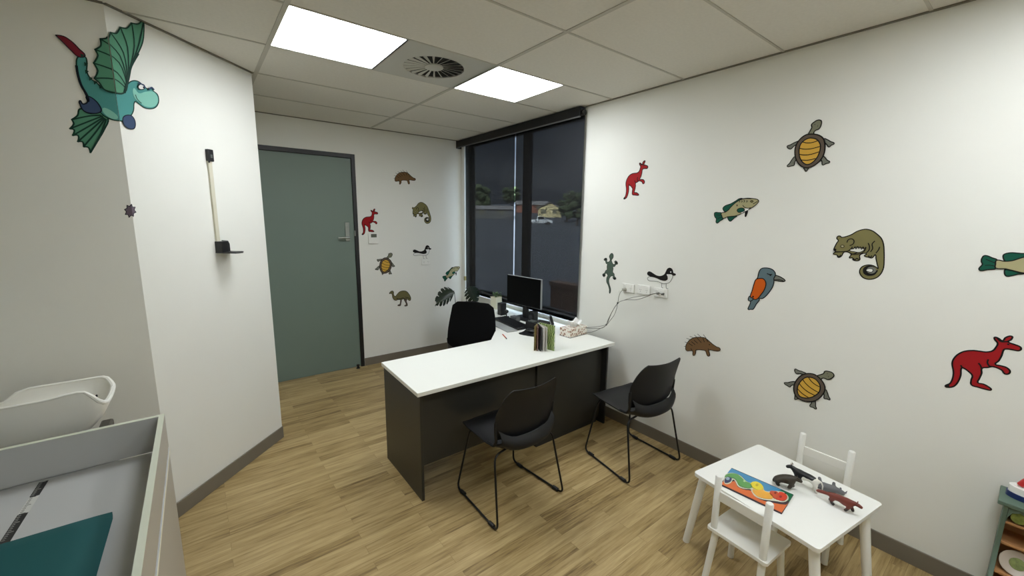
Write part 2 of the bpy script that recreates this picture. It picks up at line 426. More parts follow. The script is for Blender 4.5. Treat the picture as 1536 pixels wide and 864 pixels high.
# outside -------------------------------------------------------------
def gz(r): return -.15+.8*min(1, max(0, (r-15)/60))+max(0, r-88)*.085
g = []
for i in range(25):
    r_ = 3.4+(i/24)**1.5*170
    g.append([(max(2.95, r_*math.cos(a)), r_*math.sin(a), gz(r_)) for a in [math.radians(-60+10*j) for j in range(19)]])
struct(MB().sheet(g, -.05).build('ground', mat('asphalt', (62, 64, 70), .9, var=.15, vscale=.2)))
BRK = mat('house_brick', (150, 98, 82), .9, var=.1, vscale=3); RFM = mat('pale_roof', (128, 122, 120), .8); CLAD = mat('cream_cladding', (226, 208, 158), .8)
def wpos(px, depth): p = ray(px, 330); q = Vector((p.x*depth, p.y*depth, 0)); q.z = gz(q.length)-.02; return q
def house(px, depth, w, dep, h, rh, wallm, label, front_gable):
    loc = wpos(px, depth); ang = math.atan2(loc.y, loc.x)-PI/2
    t = thing('house', label, 'house', loc, ang)
    MB().box((-w/2, 0, 0), (w/2, dep, h)).build('walls', wallm, t)
    o = .35
    if front_gable:
        M = Matrix(((1, 0, 0, 0), (0, 0, -1, dep+o), (0, 1, 0, 0), (0, 0, 0, 1)))
        MB().prism([(-w/2, h), (w/2, h), (0, h+rh)], o, dep+o, M=M).build('gable', wallm, t)
        for s in (-1, 1):
            MB().prism([(s*(w/2+o), h-.1), (0, h+rh+.05), (0, h+rh+.2), (s*(w/2+o), h+.05)], 0, dep+2*o, M=M).build('roof', RFM, t)
    else:
        M = Matrix(((0, 0, 1, -w/2-o), (1, 0, 0, 0), (0, 1, 0, 0), (0, 0, 0, 1)))
        MB().prism([(-o, h), (dep+o, h), (dep/2, h+rh)], 0, w+2*o, M=M).build('roof', RFM, t)
    for q in (-.25, .22):
        MB().box((q*w-.6, -.05, 1.0), (q*w+.6, .02, 2.1)).build('window', mat('house_glass', (120, 116, 96), .5), t)
    return t
house(797, 122, 9, 8, 2.4, 1.3, BRK, 'brown brick house with pale roof across the road behind the blind', False)
house(824, 106, 6.0, 9, 2.3, 1.5, CLAD, 'cream gabled house across the road seen through the blind', True)
house(738, 100, 10, 8, 2.3, 1.0, mat('grey_render', (108, 108, 108), .8), 'low grey house seen through the left blind', False)
# white ute
def ute(loc, ang):
    t = thing('pickup_truck', 'white pickup truck parked on the road outside the window', 'car', loc, ang)
    M = Matrix(((1, 0, 0, 0), (0, 0, -1, .9), (0, 1, 0, 0), (0, 0, 0, 1)))
    prof = [(-2.6, .45), (2.6, .45), (2.62, .9), (2.5, 1.05), (1.5, 1.12), (.85, 1.68), (-.3, 1.72), (-.45, 1.1), (-2.6, 1.05)]
    CP = mat('white_car_paint', (236, 238, 242), .25, coat=.5)
    MB().prism(prof, 0, 1.8, M=M).build('body', CP, t, bevel=.06)
    MB().prism([(1.3, 1.12), (.8, 1.6), (-.2, 1.62), (-.25, 1.12)], -.01, 1.81, M=M).build('windows', mat('car_glass', (30, 34, 40), .15), t)
    MB().prism([(-2.5, 1.0), (-2.5, 1.06), (-.5, 1.11), (-.5, 1.0)], .12, 1.68, M=M).build('tray_liner', mat('liner', (50, 50, 52), .8), t)
    for x in (-1.7, 1.75):
        for y in (-.85, .85):
            w = MB().lathe([(.2, -.11), (.36, -.11), (.38, -.06), (.38, .06), (.36, .11), (.2, .11)], 20).build('wheel', mat('tyre', (24, 24, 25), .8), t)
            w.matrix_local = Matrix.Translation((x, y, .38)) @ Matrix.Rotation(PI/2, 4, 'X')
p = wpos(808, 78); p.z += .03
ute(p, math.atan2(p.y, p.x)-PI/2+.1)
TRUNK = mat('tree_bark', (70, 56, 44), .9)
def tree(px, depth, h, w, label):
    loc = wpos(px, depth); t = thing('tree', label, 'tree', loc, 0, 'trees across the road')
    MB().tube([(0, 0, 0), (.1, 0, h*.3), (0, .1, h*.6)], [.25, .2, .1], 8).build('trunk', TRUNK, t)
    mb = MB(); rnd = random.Random(int(px))
    for i in range(46):
        a = rnd.uniform(0, 2*PI); r = w*math.sqrt(rnd.random())*.5; z = h*rnd.uniform(.3, .95)
        q = w*rnd.uniform(.1, .2)
        mb.ball((r*math.cos(a), r*math.sin(a), z), (q, q, q*.8), 8)
    o = mb.build('foliage', mat('tree_foliage', (66, 78, 50), .9, var=.4, vscale=2, bump=1, bscale=8), t, smooth=True)
    tx = bpy.data.textures.get('leafy') or bpy.data.textures.new('leafy', 'CLOUDS'); tx.noise_scale = .5
    o.modifiers.new('sub', 'SUBSURF').levels = 1; o.modifiers['sub'].render_levels = 1
    md = o.modifiers.new('d', 'DISPLACE'); md.texture = tx; md.strength = .7
tree(850, 93, 5.4, 3.8, 'dark bushy tree beside the cream gabled house')
tree(866, 80, 6.4, 5, 'taller dark tree at the window edge outside')
tree(716, 116, 7.5, 7, 'dark tree behind the grey house at the far end of the window')
tree(766, 150, 7.0, 6, 'round dark tree between the grey and the brown house')
mb = MB()
for i in range(14): mb.box((5.2+.18*i*0, 1.2+i*.31, -.15), (5.38, 1.2+i*.31+.30, .52))
mb.box((5.17, 1.2, .52), (5.41, 5.55, .60))
struct(mb.build('garden_wall', mat('brown_brick', (120, 84, 62), .9, var=.15, vscale=9)))

# ================================================================ SKIN-BODY helper (toy animals)
def skin_body(name, mats, nodes, edges, parent, sub=2):
    """nodes: name -> (x,y,z,r[,mat])"""
    me = bpy.data.meshes.new(name); ks = list(nodes); idx = {k: i for i, k in enumerate(ks)}
    me.from_pydata([nodes[k][:3] for k in ks], [(idx[a], idx[b]) for a, b in edges], [])
    for q in mats: me.materials.append(q)
    o = bpy.data.objects.new(name, me); C.objects.link(o); o.parent = parent
    o.modifiers.new('skin', 'SKIN')
    sl = me.skin_vertices[0].data if me.skin_vertices else None
    if sl is None:
        bm = bmesh.new(); bm.from_mesh(me); bm.verts.layers.skin.verify(); bm.to_mesh(me); bm.free(); sl = me.skin_vertices[0].data
    for i, k in enumerate(ks):
        r = nodes[k][3]; r = r if hasattr(r, '__len__') else (r, r)
        sl[i].radius = r; sl[i].use_root = (i == 0)
    s = o.modifiers.new('sub', 'SUBSURF'); s.levels = sub; s.render_levels = sub
    o.modifiers['skin'].use_smooth_shade = True
    return o
# ================================================================ DESK
DX_L, DX_R, DYF, DYB, DZ = .945, 2.688, 2.085, 2.712, .73
RX0 = 2.10
desk = thing('desk', 'L-shaped office desk with white top and charcoal panels', 'desk', (DX_L, DYF, 0))
def dl(x, y): return (x-DX_L, y-DYF)
top = [(DX_L-.012, DYF), (DX_R, DYF-.025), (DX_R, 2.45), (WX-.02, 2.52), (WX-.02, 3.78), (RX0, 3.78), (RX0, 2.95), (RX0-.02, 2.925), (1.885, DYB+.002), (1.86, DYB), (DX_L+.005, DYB)]
MB().prism([dl(*p) for p in top], DZ-.025, DZ).build('desktop', WHITE, desk, bevel=.0015)
pan = MB().box(dl(.962, 2.125)+(0,), dl(.980, DYB-.01)+(DZ-.0255,))
MB().box(dl(.962, 2.122)+(.0,), dl(.980, DYB-.01)+(DZ-.0255,)).build('end_panel', [CHAR], desk, bevel=.001)
MB().box(dl(.9805, 2.175)+(.20,), dl(1.912, 2.193)+(DZ-.0255,)).build('modesty_panel', CHAR, desk)
MB().box(dl(1.9155, 2.155)+(.045,), dl(2.64, 2.173)+(DZ-.0255,)).build('cabinet_front', CHAR, desk)
MB().box(dl(1.9155, 2.1735)+(.045,), dl(1.9335, 2.66)+(DZ-.0255,)).box(dl(2.62, 2.1735)+(.045,), dl(2.64, 2.66)+(DZ-.0255,)).box(dl(1.934, 2.175)+(.045,), dl(2.619, 2.66)+(.063,)).build('cabinet_body', CHAR, desk)
MB().box(dl(1.93, 2.165)+(0,), dl(2.62, 2.64)+(.044,)).build('plinth', CHARE, desk)
MB().box(dl(2.641, 2.10)+(0,), dl(2.659, 2.66)+(DZ-.0255,)).build('end_panel', CHARE, desk, bevel=.001)
MB().box(dl(RX0+.03, 3.74)+(0,), dl(WX-.03, 3.758)+(DZ-.0255,)).build('end_panel', CHAR, desk)

# ================================================================ VISITOR CHAIRS
def fillet(pts, r, n=5):
    out = [Vector(pts[0])]
    for i in range(1, len(pts)-1):
        p, a, b = Vector(pts[i]), Vector(pts[i-1]), Vector(pts[i+1])
        u = (a-p).normalized(); v = (b-p).normalized()
        q = min(r, (a-p).length*.45, (b-p).length*.45)
        s, e = p+u*q, p+v*q
        for k in range(n+1):
            t = k/n; out.append(s*(1-t)**2+p*2*t*(1-t)+e*t*t)
    out.append(Vector(pts[-1])); return out
def visitor_chair(loc, rz, label):
    t = thing('visitor_chair', label, 'chair', loc, rz, 'black visitor chairs in front of the desk')
    for s in (-1, 1):
        path = [(s*.06, .17, .425), (s*.175, .175, .425), (s*.235, .235, .011), (s*.262, -.235, .011), (s*.225, -.15, .415), (s*.07, -.13, .425)]
        sl = MB().tube(fillet(path, .045), .0065, 10).build('sled_frame', BMETAL, t, smooth=True)
        for q, yy in ((.236, .165), (.257, -.17)):
            MB().tube([(s*q, yy-.022, .0125), (s*q, yy+.022, .0125)], .0115, 8).build('foot_glide', BLACK, sl, smooth=True)
    MB().tube([(-.075, .17, .425), (.075, .17, .425)], .0065, 8).build('cross_bar', BMETAL, t, smooth=True)
    MB().tube([(-.075, -.13, .425), (.075, -.13, .425)], .0065, 8).build('cross_bar', BMETAL, t, smooth=True)
    prof = [(.262, .425, .185), (.25, .444, .205), (.21, .452, .217), (.13, .448, .222), (.03, .442, .222), (-.07, .436, .220), (-.14, .432, .219), (-.195, .432, .212), (-.222, .438, .206), (-.238, .452, .203), (-.236, .474, .204), (-.224, .494, .206), (-.210, .510, .207)]
    g = []
    for y, z, w in prof:
        row = []
        for j in range(13):
            u = -1+2*j/12
            lift = .022*max(0, abs(u)-.55)**2/.2+(.03*abs(u)**3*min(1, (-.1-y)/.1) if y < -.1 else 0)
            pull = .035*abs(u)**4 if y > .2 else (0 if y > -.1 else -.05*u*u*min(1, (-.1-y)/.1))
            row.append((u*w, y-pull, z+lift))
        g.append(row)
    MB().sheet(g, -.006).build('seat', SHELLM, t, smooth=60)
    # back panel: narrow where it joins the seat, wide at mid height, flared top edge
    pb = [(-.186, .50, .203), (-.192, .53, .212), (-.196, .57, .222), (-.200, .61, .228), (-.204, .65, .227), (-.210, .69, .220), (-.218, .73, .208), (-.229, .765, .193), (-.240, .788, .178), (-.250, .803, .158)]
    g = []
    for y, z, w in pb:
        row = []
        for j in range(13):
            u = -1+2*j/12
            zz = z + .012*abs(u)**3*max(0, min(1, (z-.68)/.1))
            row.append((u*w, y+.045*u*u-.03*abs(u)**3*max(0, min(1, (z-.66)/.12)), zz))
        g.append(row)
    MB().sheet(g, .006).build('backrest', SHELLM, t, smooth=60)
    for s in (-1, 1):
        path = [(s*.205, -.06, .452), (s*.213, -.13, .46), (s*.217, -.155, .50), (s*.221, -.152, .56), (s*.223, -.155, .62)]
        MB().tube(fillet(path, .03), [.009]*len(fillet(path, .03)), 8).build('side_arm', SHELLM, t, smooth=True)
    return t
c1 = visitor_chair((1.440, 1.872, 0), math.radians(1.5), 'black plastic visitor chair on sled legs in front of the middle of the desk')
dup(c1, (2.405, 1.648, 0), math.radians(-6), 'black plastic visitor chair on sled legs standing nearer the wall')

# ================================================================ OFFICE CHAIR
def office_chair(loc, rz):
    t = thing('office_chair', 'black fabric office swivel chair with tall back behind the desk', 'office chair', loc, rz)
    # back outline, slightly curved; chair faces +y
    g = []
    for i in range(13):
        v = i/12; z = .55+.437*v
        w = .232+.012*math.sin(PI*min(1, v*1.2)) - .03*v
        if v > .88: w -= .05*((v-.88)/.12)**2.2
        if v < .1: w -= .05*((.1-v)/.1)**2
        row = [(u*w, -.235+.05*u*u+.03*math.cos(v*PI*1.1)*-1, z-(.012*abs(u)**4 if v > .9 else 0)) for u in [-1+2*j/12 for j in range(13)]]
        g.append(row)
    o = MB().sheet(g, .045).build('backrest', BFAB, t, smooth=60, bevel=.012)
    g = []
    for i in range(9):
        y = -.2+.44*i/8; w = .235-.03*abs(i/4-1)**3
        g.append([(u*w, y, .49-.02*abs(u)**4-.02*abs(i/4-1)**4) for u in [-1+2*j/8 for j in range(9)]])
    MB().sheet(g, .07).build('seat', BFAB, t, smooth=60, bevel=.015)
    MB().tube([(0, -.24, .60), (0, -.27, .50), (0, -.2, .41), (0, 0, .40)], [.028, .03, .03, .04], 8).build('back_bracket', BLACK, t, smooth=True)
    MB().lathe([(.03, .10), (.03, .25), (.022, .25), (.022, .40), (.09, .405), (.09, .43), (.01, .43)], 16).build('gas_lift', BLACK, t, smooth=True)
    for i in range(5):
        a = 2*PI*i/5+.3; d = Vector((math.cos(a), math.sin(a), 0))
        lg = MB().tube([d*.02+Vector((0, 0, .11)), d*.16+Vector((0, 0, .10)), d*.29+Vector((0, 0, .075))], [.03, .022, .014], 8).build('leg', BLACK, t, smooth=True)
        q = d*.285; n = Vector((-d.y, d.x, 0))
        MB().tube([q-n*.022+Vector((0, 0, .028)), q+n*.022+Vector((0, 0, .028))], .027, 14).build('castor', BLACK, lg, smooth=True)
    return t
office_chair((2.08, 3.21, 0), math.radians(-52))

# ================================================================ THINGS ON THE DESK
# monitor facing the user (-x side)
mo = thing('computer_monitor', 'black computer monitor with thin silver rim standing in front of the blinds', 'monitor', (2.595, 3.14, DZ), math.radians(-PI/2*0+4.5))
MB().box((-.022, -.248, .135), (.0, .248, .432)).build('housing', SILVER, mo, bevel=.004)
MB().box((-.0245, -.243, .14), (-.0215, .243, .428)).build('screen', SCREEN, mo)
MB().box((.0, -.03, .005), (.035, .03, .30)).build('stand', BLACK, mo, bevel=.006)
MB().prism([(-.09, -.12), (.08, -.12), (.08, .12), (-.09, .12)], 0, .010).build('stand_base', BLACK, mo, bevel=.004)
# keyboard
kb = thing('keyboard', 'black computer keyboard lying on the desk below the monitor', 'keyboard', (2.335, 3.025, DZ+.012), math.radians(83))
MB().box((-.225, -.075, 0), (.225, .075, .012)).build('keyboard_base', BLACK, kb, bevel=.004)
ky = MB()
for r in range(5):
    for q in range(15):
        ky.box((-.215+q*.0287, -.066+r*.027, .0121), (-.215+q*.0287+.0245, -.066+r*.027+.022, .019))
ky.build('keys', mat('key_black', (20, 20, 22), .5), kb)
lt = thing('paper_folder', 'thin pale grey folder lying under the front of the keyboard', 'folder', (2.29, 2.98, DZ), math.radians(82))
MB().box((-.19, .03, 0), (.17, .135, .010)).build('cover', mat('pale_grey_card', (158, 160, 158), .5), lt, bevel=.002)
tag(MB().prism(cat_rom([(2.19, 2.72), (2.225, 2.60), (2.26, 2.57), (2.385, 2.71), (2.36, 2.79), (2.26, 2.75)], 5), DZ, DZ+.005).build('mouse_mat', BLACK), 'black mouse mat on the desk between keyboard and booklets', 'mouse mat')
ms = MB(); ms.ball((0, 0, .012), (.032, .055, .020), 14)
tag(ms.build('computer_mouse', BLACK, smooth=True), 'black computer mouse resting on the black mat', 'mouse').location = (2.30, 2.69, DZ+.008)
dp = thing('desk_phone', 'black desk phone behind the standing booklets', 'phone', (2.435, 2.735, DZ), math.radians(98))
M = Matrix(((0, 0, 1, 0), (1, 0, 0, 0), (0, 1, 0, 0), (0, 0, 0, 1)))
MB().prism([(-.09, 0), (.09, 0), (.09, .075), (.07, .078), (-.09, .02)], -.085, .085, M=M).build('phone_body', BLACK, dp, bevel=.004)
MB().tube(fillet([(-.06, -.075, .05), (-.06, -.07, .062), (-.06, .07, .105), (-.06, .08, .092)], .02), .014, 10).build('handset', BLACK, dp, smooth=True)
MB().box((.0, .02, .062), (.07, .075, .084)).build('phone_display', mat('lcd_grey', (90, 96, 92), .3), dp)
ph = thing('picture_frame', 'silver-edged photo frame leaning beside the tissue box', 'picture frame', (2.62, 2.74, DZ), math.radians(35))
Mt = Matrix.Rotation(math.radians(-20), 4, 'X')
MB().box((-.055, -.005, .002), (.055, .005, .105), M=Mt).build('frame', SILVER, ph, bevel=.002)
MB().box((-.048, -.0065, .010), (.048, -.0045, .097), M=Mt).build('picture', SCREEN, ph)
MB().box((-.02, .0, .002), (.02, .003, .085), M=Matrix.Translation((0, .045, 0)) @ Matrix.Rotation(math.radians(18), 4, 'X')).build('strut', BLACK, ph)
# small black clutter under the screen
wc = thing('webcam', 'small black webcam on a flexible foot under the monitor', 'webcam', (2.475, 3.285, DZ))
MB().lathe([(.03, 0), (.03, .008), (.006, .012), (.006, .045), (.001, .045)], 14).build('foot', BLACK, wc, smooth=True)
MB().ball((0, 0, .062), (.02, .026, .02), 12).build('camera_head', BLACK, wc, smooth=True)
sp_ = thing('speaker', 'small black desktop speaker left of the monitor stand', 'speaker', (2.50, 3.40, DZ))
MB().box((-.035, -.035, 0), (.035, .035, .13)).build('cabinet', BLACK, sp_, bevel=.006)
MB().lathe([(.024, 0), (.024, .003), (.012, .004), (.001, .002)], 16).build('driver', mat('speaker_cone', (60, 60, 62), .5), sp_).matrix_local = Matrix.Translation((-.0355, 0, .08)) @ Matrix.Rotation(-PI/2, 4, 'Y')
sp2 = dup(sp_, (2.505, 2.90, DZ), .15, 'small black desktop speaker right of the monitor stand')
ub = thing('usb_hub', 'grey plastic box with cables on the desk below the screen', 'electronics', (2.452, 3.11, DZ), .1)
MB().box((-.03, -.045, 0), (.03, .045, .05)).build('box', mat('grey_plastic', (88, 90, 92), .4), ub, bevel=.005)
MB().tube(fillet([(0, .045, .02), (0, .085, .006), (.01, .12, .006)], .03), .003, 6).build('cable', BLACK, ub)
cupp = thing('cup', 'small white cup standing at the left of the monitor', 'cup', (2.585, 3.50, DZ))
MB().lathe([(.028, 0), (.032, .01), (.036, .085), (.033, .085), (.029, .012), (.001, .010)], 20).build('cup_body', WPLAST, cupp, smooth=True)
MB().tube(fillet([(-.034, 0, .07), (-.06, 0, .065), (-.058, 0, .025), (-.031, 0, .02)], .02), .004, 8).build('handle', WPLAST, cupp, smooth=True)
for q, (x, y, r, lb) in enumerate(((2.35, 2.83, 20, 'sheet of white paper lying between keyboard and mouse mat'), (2.50, 3.60, -10, 'white sheet of paper lying beside the office chair on the desk'))):
    tag(MB().box((-.075, -.05, 0), (.075, .05, .0015)).build('paper_sheet', PAPER), lb, 'paper')
    o = C.objects[-1]; o.location = (x, y, DZ); o.rotation_euler = (0, 0, math.radians(r))
# pen
p0, p1 = on_z(754, 501.5, DZ+.004), on_z(760.5, 508.5, DZ+.004)
pn = thing('pen', 'orange pen lying on the white desktop', 'pen', p0)
dd = p1-p0
MB().tube([(0, 0, .0), dd*.8], .0042, 8).build('barrel', mat('orange_plastic', (206, 84, 40), .4), pn, smooth=True)
MB().tube([dd*.8, dd*.86, dd], [.0045, .0045, .001], 8).build('tip', mat('pen_dark', (60, 40, 36), .4), pn)
# booklets fanned upright
AP = Vector((2.085, 2.355, DZ))
ends = [(1.992, 2.282, 'yellow and white booklet at the left end of the upright fan', (206, 196, 120), (60, 40, 30)),
        (2.005, 2.262, 'pink edged booklet second from left in the upright fan', (196, 160, 160), (90, 60, 50)),
        (2.022, 2.243, 'black booklet in the middle of the upright fan', (30, 28, 30), (30, 28, 30)),
        (2.043, 2.228, 'white booklet right of the black one in the upright fan', (226, 222, 214), (200, 196, 190)),
        (2.060, 2.217, 'grey-white booklet next to the leafy green one in the fan', (196, 194, 186), (190, 188, 180))]
for i, (x, y, lb, ca, cb) in enumerate(ends):
    e = Vector((x, y, DZ)); d = (e-AP); L = d.length; a = math.atan2(d.y, d.x)
    b = thing('booklet', lb, 'booklet', AP+d*.12, a, 'booklets standing in a fan on the desk')
    hh = .192-.004*(i % 2); c = mat('booklet_cover_%s' % ['yellow', 'pink', 'black', 'white', 'grey'][i], ca, .35)
    MB().box((.0, -.0045, 0), (L*.88, -.0037, hh)).box((.0, .0037, 0), (L*.88, .0045, hh)).box((-.001, -.0045, 0), (.0, .0045, hh)).build('cover', c, b)
    MB().box((.001, -.0034, .002), (L*.88-.002, .0034, hh-.002)).build('pages', mat('pages_%s' % ['a', 'b', 'c', 'd', 'e'][i], cb, .7), b)
def leafy():
    m = bpy.data.materials.new('leaf_print'); m.use_nodes = True; nt = m.node_tree; N = nt.nodes; L = nt.links; b = N['Principled BSDF']
    w = N.new('ShaderNodeTexWave'); w.inputs['Scale'].default_value = 22; w.inputs['Distortion'].default_value = 7; w.inputs['Detail'].default_value = 1
    tc = N.new('ShaderNodeTexCoord'); L.new(tc.outputs['Object'], w.inputs['Vector']); r = N.new('ShaderNodeValToRGB')
    e = r.color_ramp.elements; e[0].position = .25; e[0].color = lin((50, 84, 26)); e[1].position = .8; e[1].color = lin((200, 214, 150)); k = e.new(.5); k.color = lin((104, 138, 52))
    L.new(w.outputs['Fac'], r.inputs['Fac']); L.new(r.outputs['Color'], b.inputs['Base Color']); b.inputs['Roughness'].default_value = .3
    return m
e = Vector((2.118, 2.192, DZ)); d = e-AP; L_ = d.length
b = thing('booklet', 'green leaf patterned booklet at the right end of the upright fan', 'booklet', AP+d*.1, math.atan2(d.y, d.x), 'booklets standing in a fan on the desk')
MB().box((0, -.0045, 0), (L_*.9, -.0037, .20)).box((0, .0037, 0), (L_*.9, .0045, .20)).box((-.001, -.0045, 0), (0, .0045, .20)).build('cover', leafy(), b)
MB().box((.001, -.0034, .002), (L_*.9-.002, .0034, .198)).build('pages', PAPER, b)
# tissue box
def floral():
    m = bpy.data.materials.new('floral_print'); m.use_nodes = True; nt = m.node_tree; N = nt.nodes; L = nt.links; b = N['Principled BSDF']
    v = N.new('ShaderNodeTexVoronoi'); v.inputs['Scale'].default_value = 42
    n = N.new('ShaderNodeTexNoise'); n.inputs['Scale'].default_value = 60; n.inputs['Detail'].default_value = 3
    tc = N.new('ShaderNodeTexCoord'); L.new(tc.outputs['Object'], v.inputs['Vector']); L.new(tc.outputs['Object'], n.inputs['Vector'])
    mt = N.new('ShaderNodeMath'); mt.operation = 'MULTIPLY'; L.new(v.outputs['Distance'], mt.inputs[0]); L.new(n.outputs['Fac'], mt.inputs[1])
    r = N.new('ShaderNodeValToRGB'); e = r.color_ramp.elements
    e[0].position = .10; e[0].color = lin((120, 96, 80)); e[1].position = .26; e[1].color = lin((236, 232, 222)); k = e.new(.17); k.color = lin((204, 170, 150))
    L.new(mt.outputs[0], r.inputs['Fac']); L.new(r.outputs['Color'], b.inputs['Base Color']); b.inputs['Roughness'].default_value = .5
    return m
tbx = thing('tissue_box', 'floral patterned tissue box with a tissue tuft on the desk', 'tissue box', (2.575, 2.428, DZ), math.radians(3))
MB().prism([(-.115, -.06), (.115, -.06), (.115, .06), (-.115, .06)], .004, .075).build('box', floral(), tbx, bevel=.002)
MB().box((-.116, -.061, 0), (.116, .061, .004)).build('bottom', mat('grey_card', (120, 126, 130), .6), tbx)
g = []
for i in range(9):
    v = i/8; row = []
    for j in range(17):
        a = 2*PI*j/16; r = .018+.03*v*(1+.5*math.sin(3*a+v*4))
        row.append((r*math.cos(a)*1.5, r*math.sin(a)*.8, .0755+.05*v*(1+.35*math.sin(2*a+1))-.012*v*math.cos(5*a)))
    g.append(row)
MB().sheet(g, .0006).build('tissue', PAPER, tbx, smooth=80)
# plants
def monstera_leaf(mb, base, tipdir, droop, size, k=0):
    base = Vector(base); d = Vector(tipdir).normalized(); side = d.cross(Vector((-.45, -.75, .6))).normalized()
    up = side.cross(d).normalized()
    def at(t, q, s, w): return base+d*(size*(t+.20*q))+side*(s*w*q)+up*(-.5*w*q*q)+Vector((0, 0, -droop*size*t*t))
    wid = lambda t: size*.60*math.sin(PI*min(1, .20+t*.78))**.8
    for s in (-1, 1):
        mb.sheet([[at(t/8, q, s, wid(t/8)) for q in (0, .25, .52)] for t in range(9)], .001, k)
        for i in range(5):
            t0 = i/5; t1 = (i+1)/5-.03
            mb.sheet([[at(t0+(t1-t0)*e_*(1-.25*max(0, q-.7)/.3)+(t1-t0)*.12*max(0, q-.7)/.3, q*(1-.12*abs(e_-.5)*2*(q > .9)), s, wid(t0+(t1-t0)*e_)) for q in (.48, .7, .88, 1)] for e_ in (0, .5, 1)], .001, k)
    rib = [base+d*(size*t)+Vector((0, 0, -droop*size*t*t)) for t in (0, .3, .6, .9, 1.15)]
    mb.tube(rib, [.004, .003, .003, .002, .001], 6, k)
    for i in range(4):
        a, b_ = rib[i], rib[i+1]; w = size*.10*(1-i/5)
        mb.sheet([[a-side*w, a, a+side*w], [b_-side*w*.8, b_, b_+side*w*.8]], .001, k)
mp = thing('potted_plant', 'tall floor plant with large split dark leaves behind the office chair', 'plant', (2.42, 4.16, 0))
MB().lathe([(.11, 0), (.12, .006), (.15, .30), (.142, .30), (.115, .014), (.001, .014)], 28).build('pot', mat('dark_pot', (60, 58, 56), .5), mp, smooth=True)
MB().lathe([(.137, .26), (.001, .275)], 20).build('soil', SOIL, mp)
cam_side = Vector((-.45, -.75, .5))
for (st, ld, dr, sz) in (([(0, 0, .27), (-.03, .0, .5), (-.05, .0, .78), (-.06, .0, .875)], (-1, .35, -.05), .55, .20), ([(0, 0, .27), (.06, -.03, .5), (.10, -.02, .84), (.14, .0, .93)], (.30, -.3, -.75), .2, .17), ([(0, 0, .27), (.03, .05, .40), (.08, .10, .50)], (.6, .4, .2), .8, .15)):
    lf = MB(); monstera_leaf(lf, st[-1], ld, dr, sz); lf.build('leaf', LEAF, mp, smooth=80)
    MB().tube(fillet(st, .04), .0035, 6).build('stem', LEAF, mp)
sp3 = thing('potted_plant', 'small leafy plant in a square cream pot beside the monitor', 'plant', (2.64, 3.70, DZ), .1)
MB().prism([(-.045, -.045), (.045, -.045), (.045, .045), (-.045, .045)], 0, .135, holes=[[(-.04, -.04), (-.04, .04), (.04, .04), (.04, -.04)]]).box((-.041, -.041, .0), (.041, .041, .115)).build('pot', CREAM, sp3, bevel=.002)
for i in range(22):
    rnd = random.Random(i); a = rnd.uniform(0, 2*PI); r = rnd.uniform(.01, .045); z = rnd.uniform(.14, .18)
    p = Vector((r*math.cos(a), r*math.sin(a), z)); q = p+Vector((math.cos(a)*.028, math.sin(a)*.028, rnd.uniform(-.005, .02))); s = Vector((-math.sin(a), math.cos(a), .1))*.009
    lf = MB().sheet([[p, p, p], [(p+q)/2-s, (p+q)/2+Vector((0, 0, .003)), (p+q)/2+s], [q, q, q]], .0006)
    lf.tube([(0, 0, .112), p], .0012, 5)
    lf.build('leaf', LEAF2, sp3)

# ================================================================ SOCKETS / THERMOSTAT / CABLES
MR = Matrix(((0, 0, -1, 0), (-1, 0, 0, 0), (0, 1, 0, 0), (0, 0, 0, 1)))     # wall_right: local x = to the right, y = up, z = into room
MF = Matrix(((1, 0, 0, 0), (0, 0, -1, 0), (0, 1, 0, 0), (0, 0, 0, 1)))      # wall_far
q2 = math.sqrt(.5)
MA = Matrix(((q2, 0, q2, 0), (q2, 0, -q2, 0), (0, 1, 0, 0), (0, 0, 0, 1)))  # wall_angled
def wall_thing(name, label, cat, M, loc, group=None):
    o = thing(name, label, cat, (0, 0, 0), 0, group); o.matrix_world = Matrix.Translation(loc) @ M; return o
def socket(M, loc, label, double=True, sc=1.0):
    t = wall_thing('power_outlet', label, 'power outlet', M, loc, 'double power outlets on the walls')
    w, h = .058*sc, .036*sc
    MB().box((-w, -h, 0), (w, h, .011)).build('face_plate', WPLAST, t, bevel=.003)
    for s in (-.5, .5):
        MB().box((s*w-.008, h*.35, .0111), (s*w+.008, h*.75, .015)).build('switch', WPLAST, t, bevel=.001)
        for a, b in ((-.006, 20), (.006, -20)):
            pass
        pins = MB()
        for (x, r) in ((-.006, .5), (.006, -.5)): pins.box((-.001, -.0035, .0108), (.001, .0035, .0113), M=Matrix.Translation((s*w+x, -h*.05, 0)) @ Matrix.Rotation(r, 4, 'Z'))
        pins.box((s*w-.001, -h*.55, .0108), (s*w+.001, -h*.35, .0113)).build('pin_holes', BLACK, t)
    return t
S = []
for (u, w, lb) in ((943, 432, 'white double power outlet nearest the window, left of three'), (966.5, 434.5, 'white double power outlet in the middle of three'), (991.5, 439, 'white double power outlet under the black and white bird sticker, right of three')):
    p = on_x(u, w); S.append(p); socket(MR, p, lb)
socket(MF, on_y(638.5, 392.5), 'white power outlet under the black and white bird on the far wall')
p = on_y(559.5, 357.5)
t = wall_thing('thermostat', 'white wall thermostat with small display beside the green door', 'thermostat', MF, p)
MB().box((-.058, -.06, 0), (.058, .06, .02)).build('housing', WPLAST, t, bevel=.004)
MB().box((-.028, .012, .0195), (.036, .050, .0212)).build('display', mat('lcd', (92, 96, 84), .3), t)
MB().box((-.05, -.045, .0195), (-.004, -.012, .0215)).build('button', WPLAST, t, bevel=.001)
MB().box((.004, -.045, .0195), (.05, -.012, .0215)).build('button', WPLAST, t, bevel=.001)
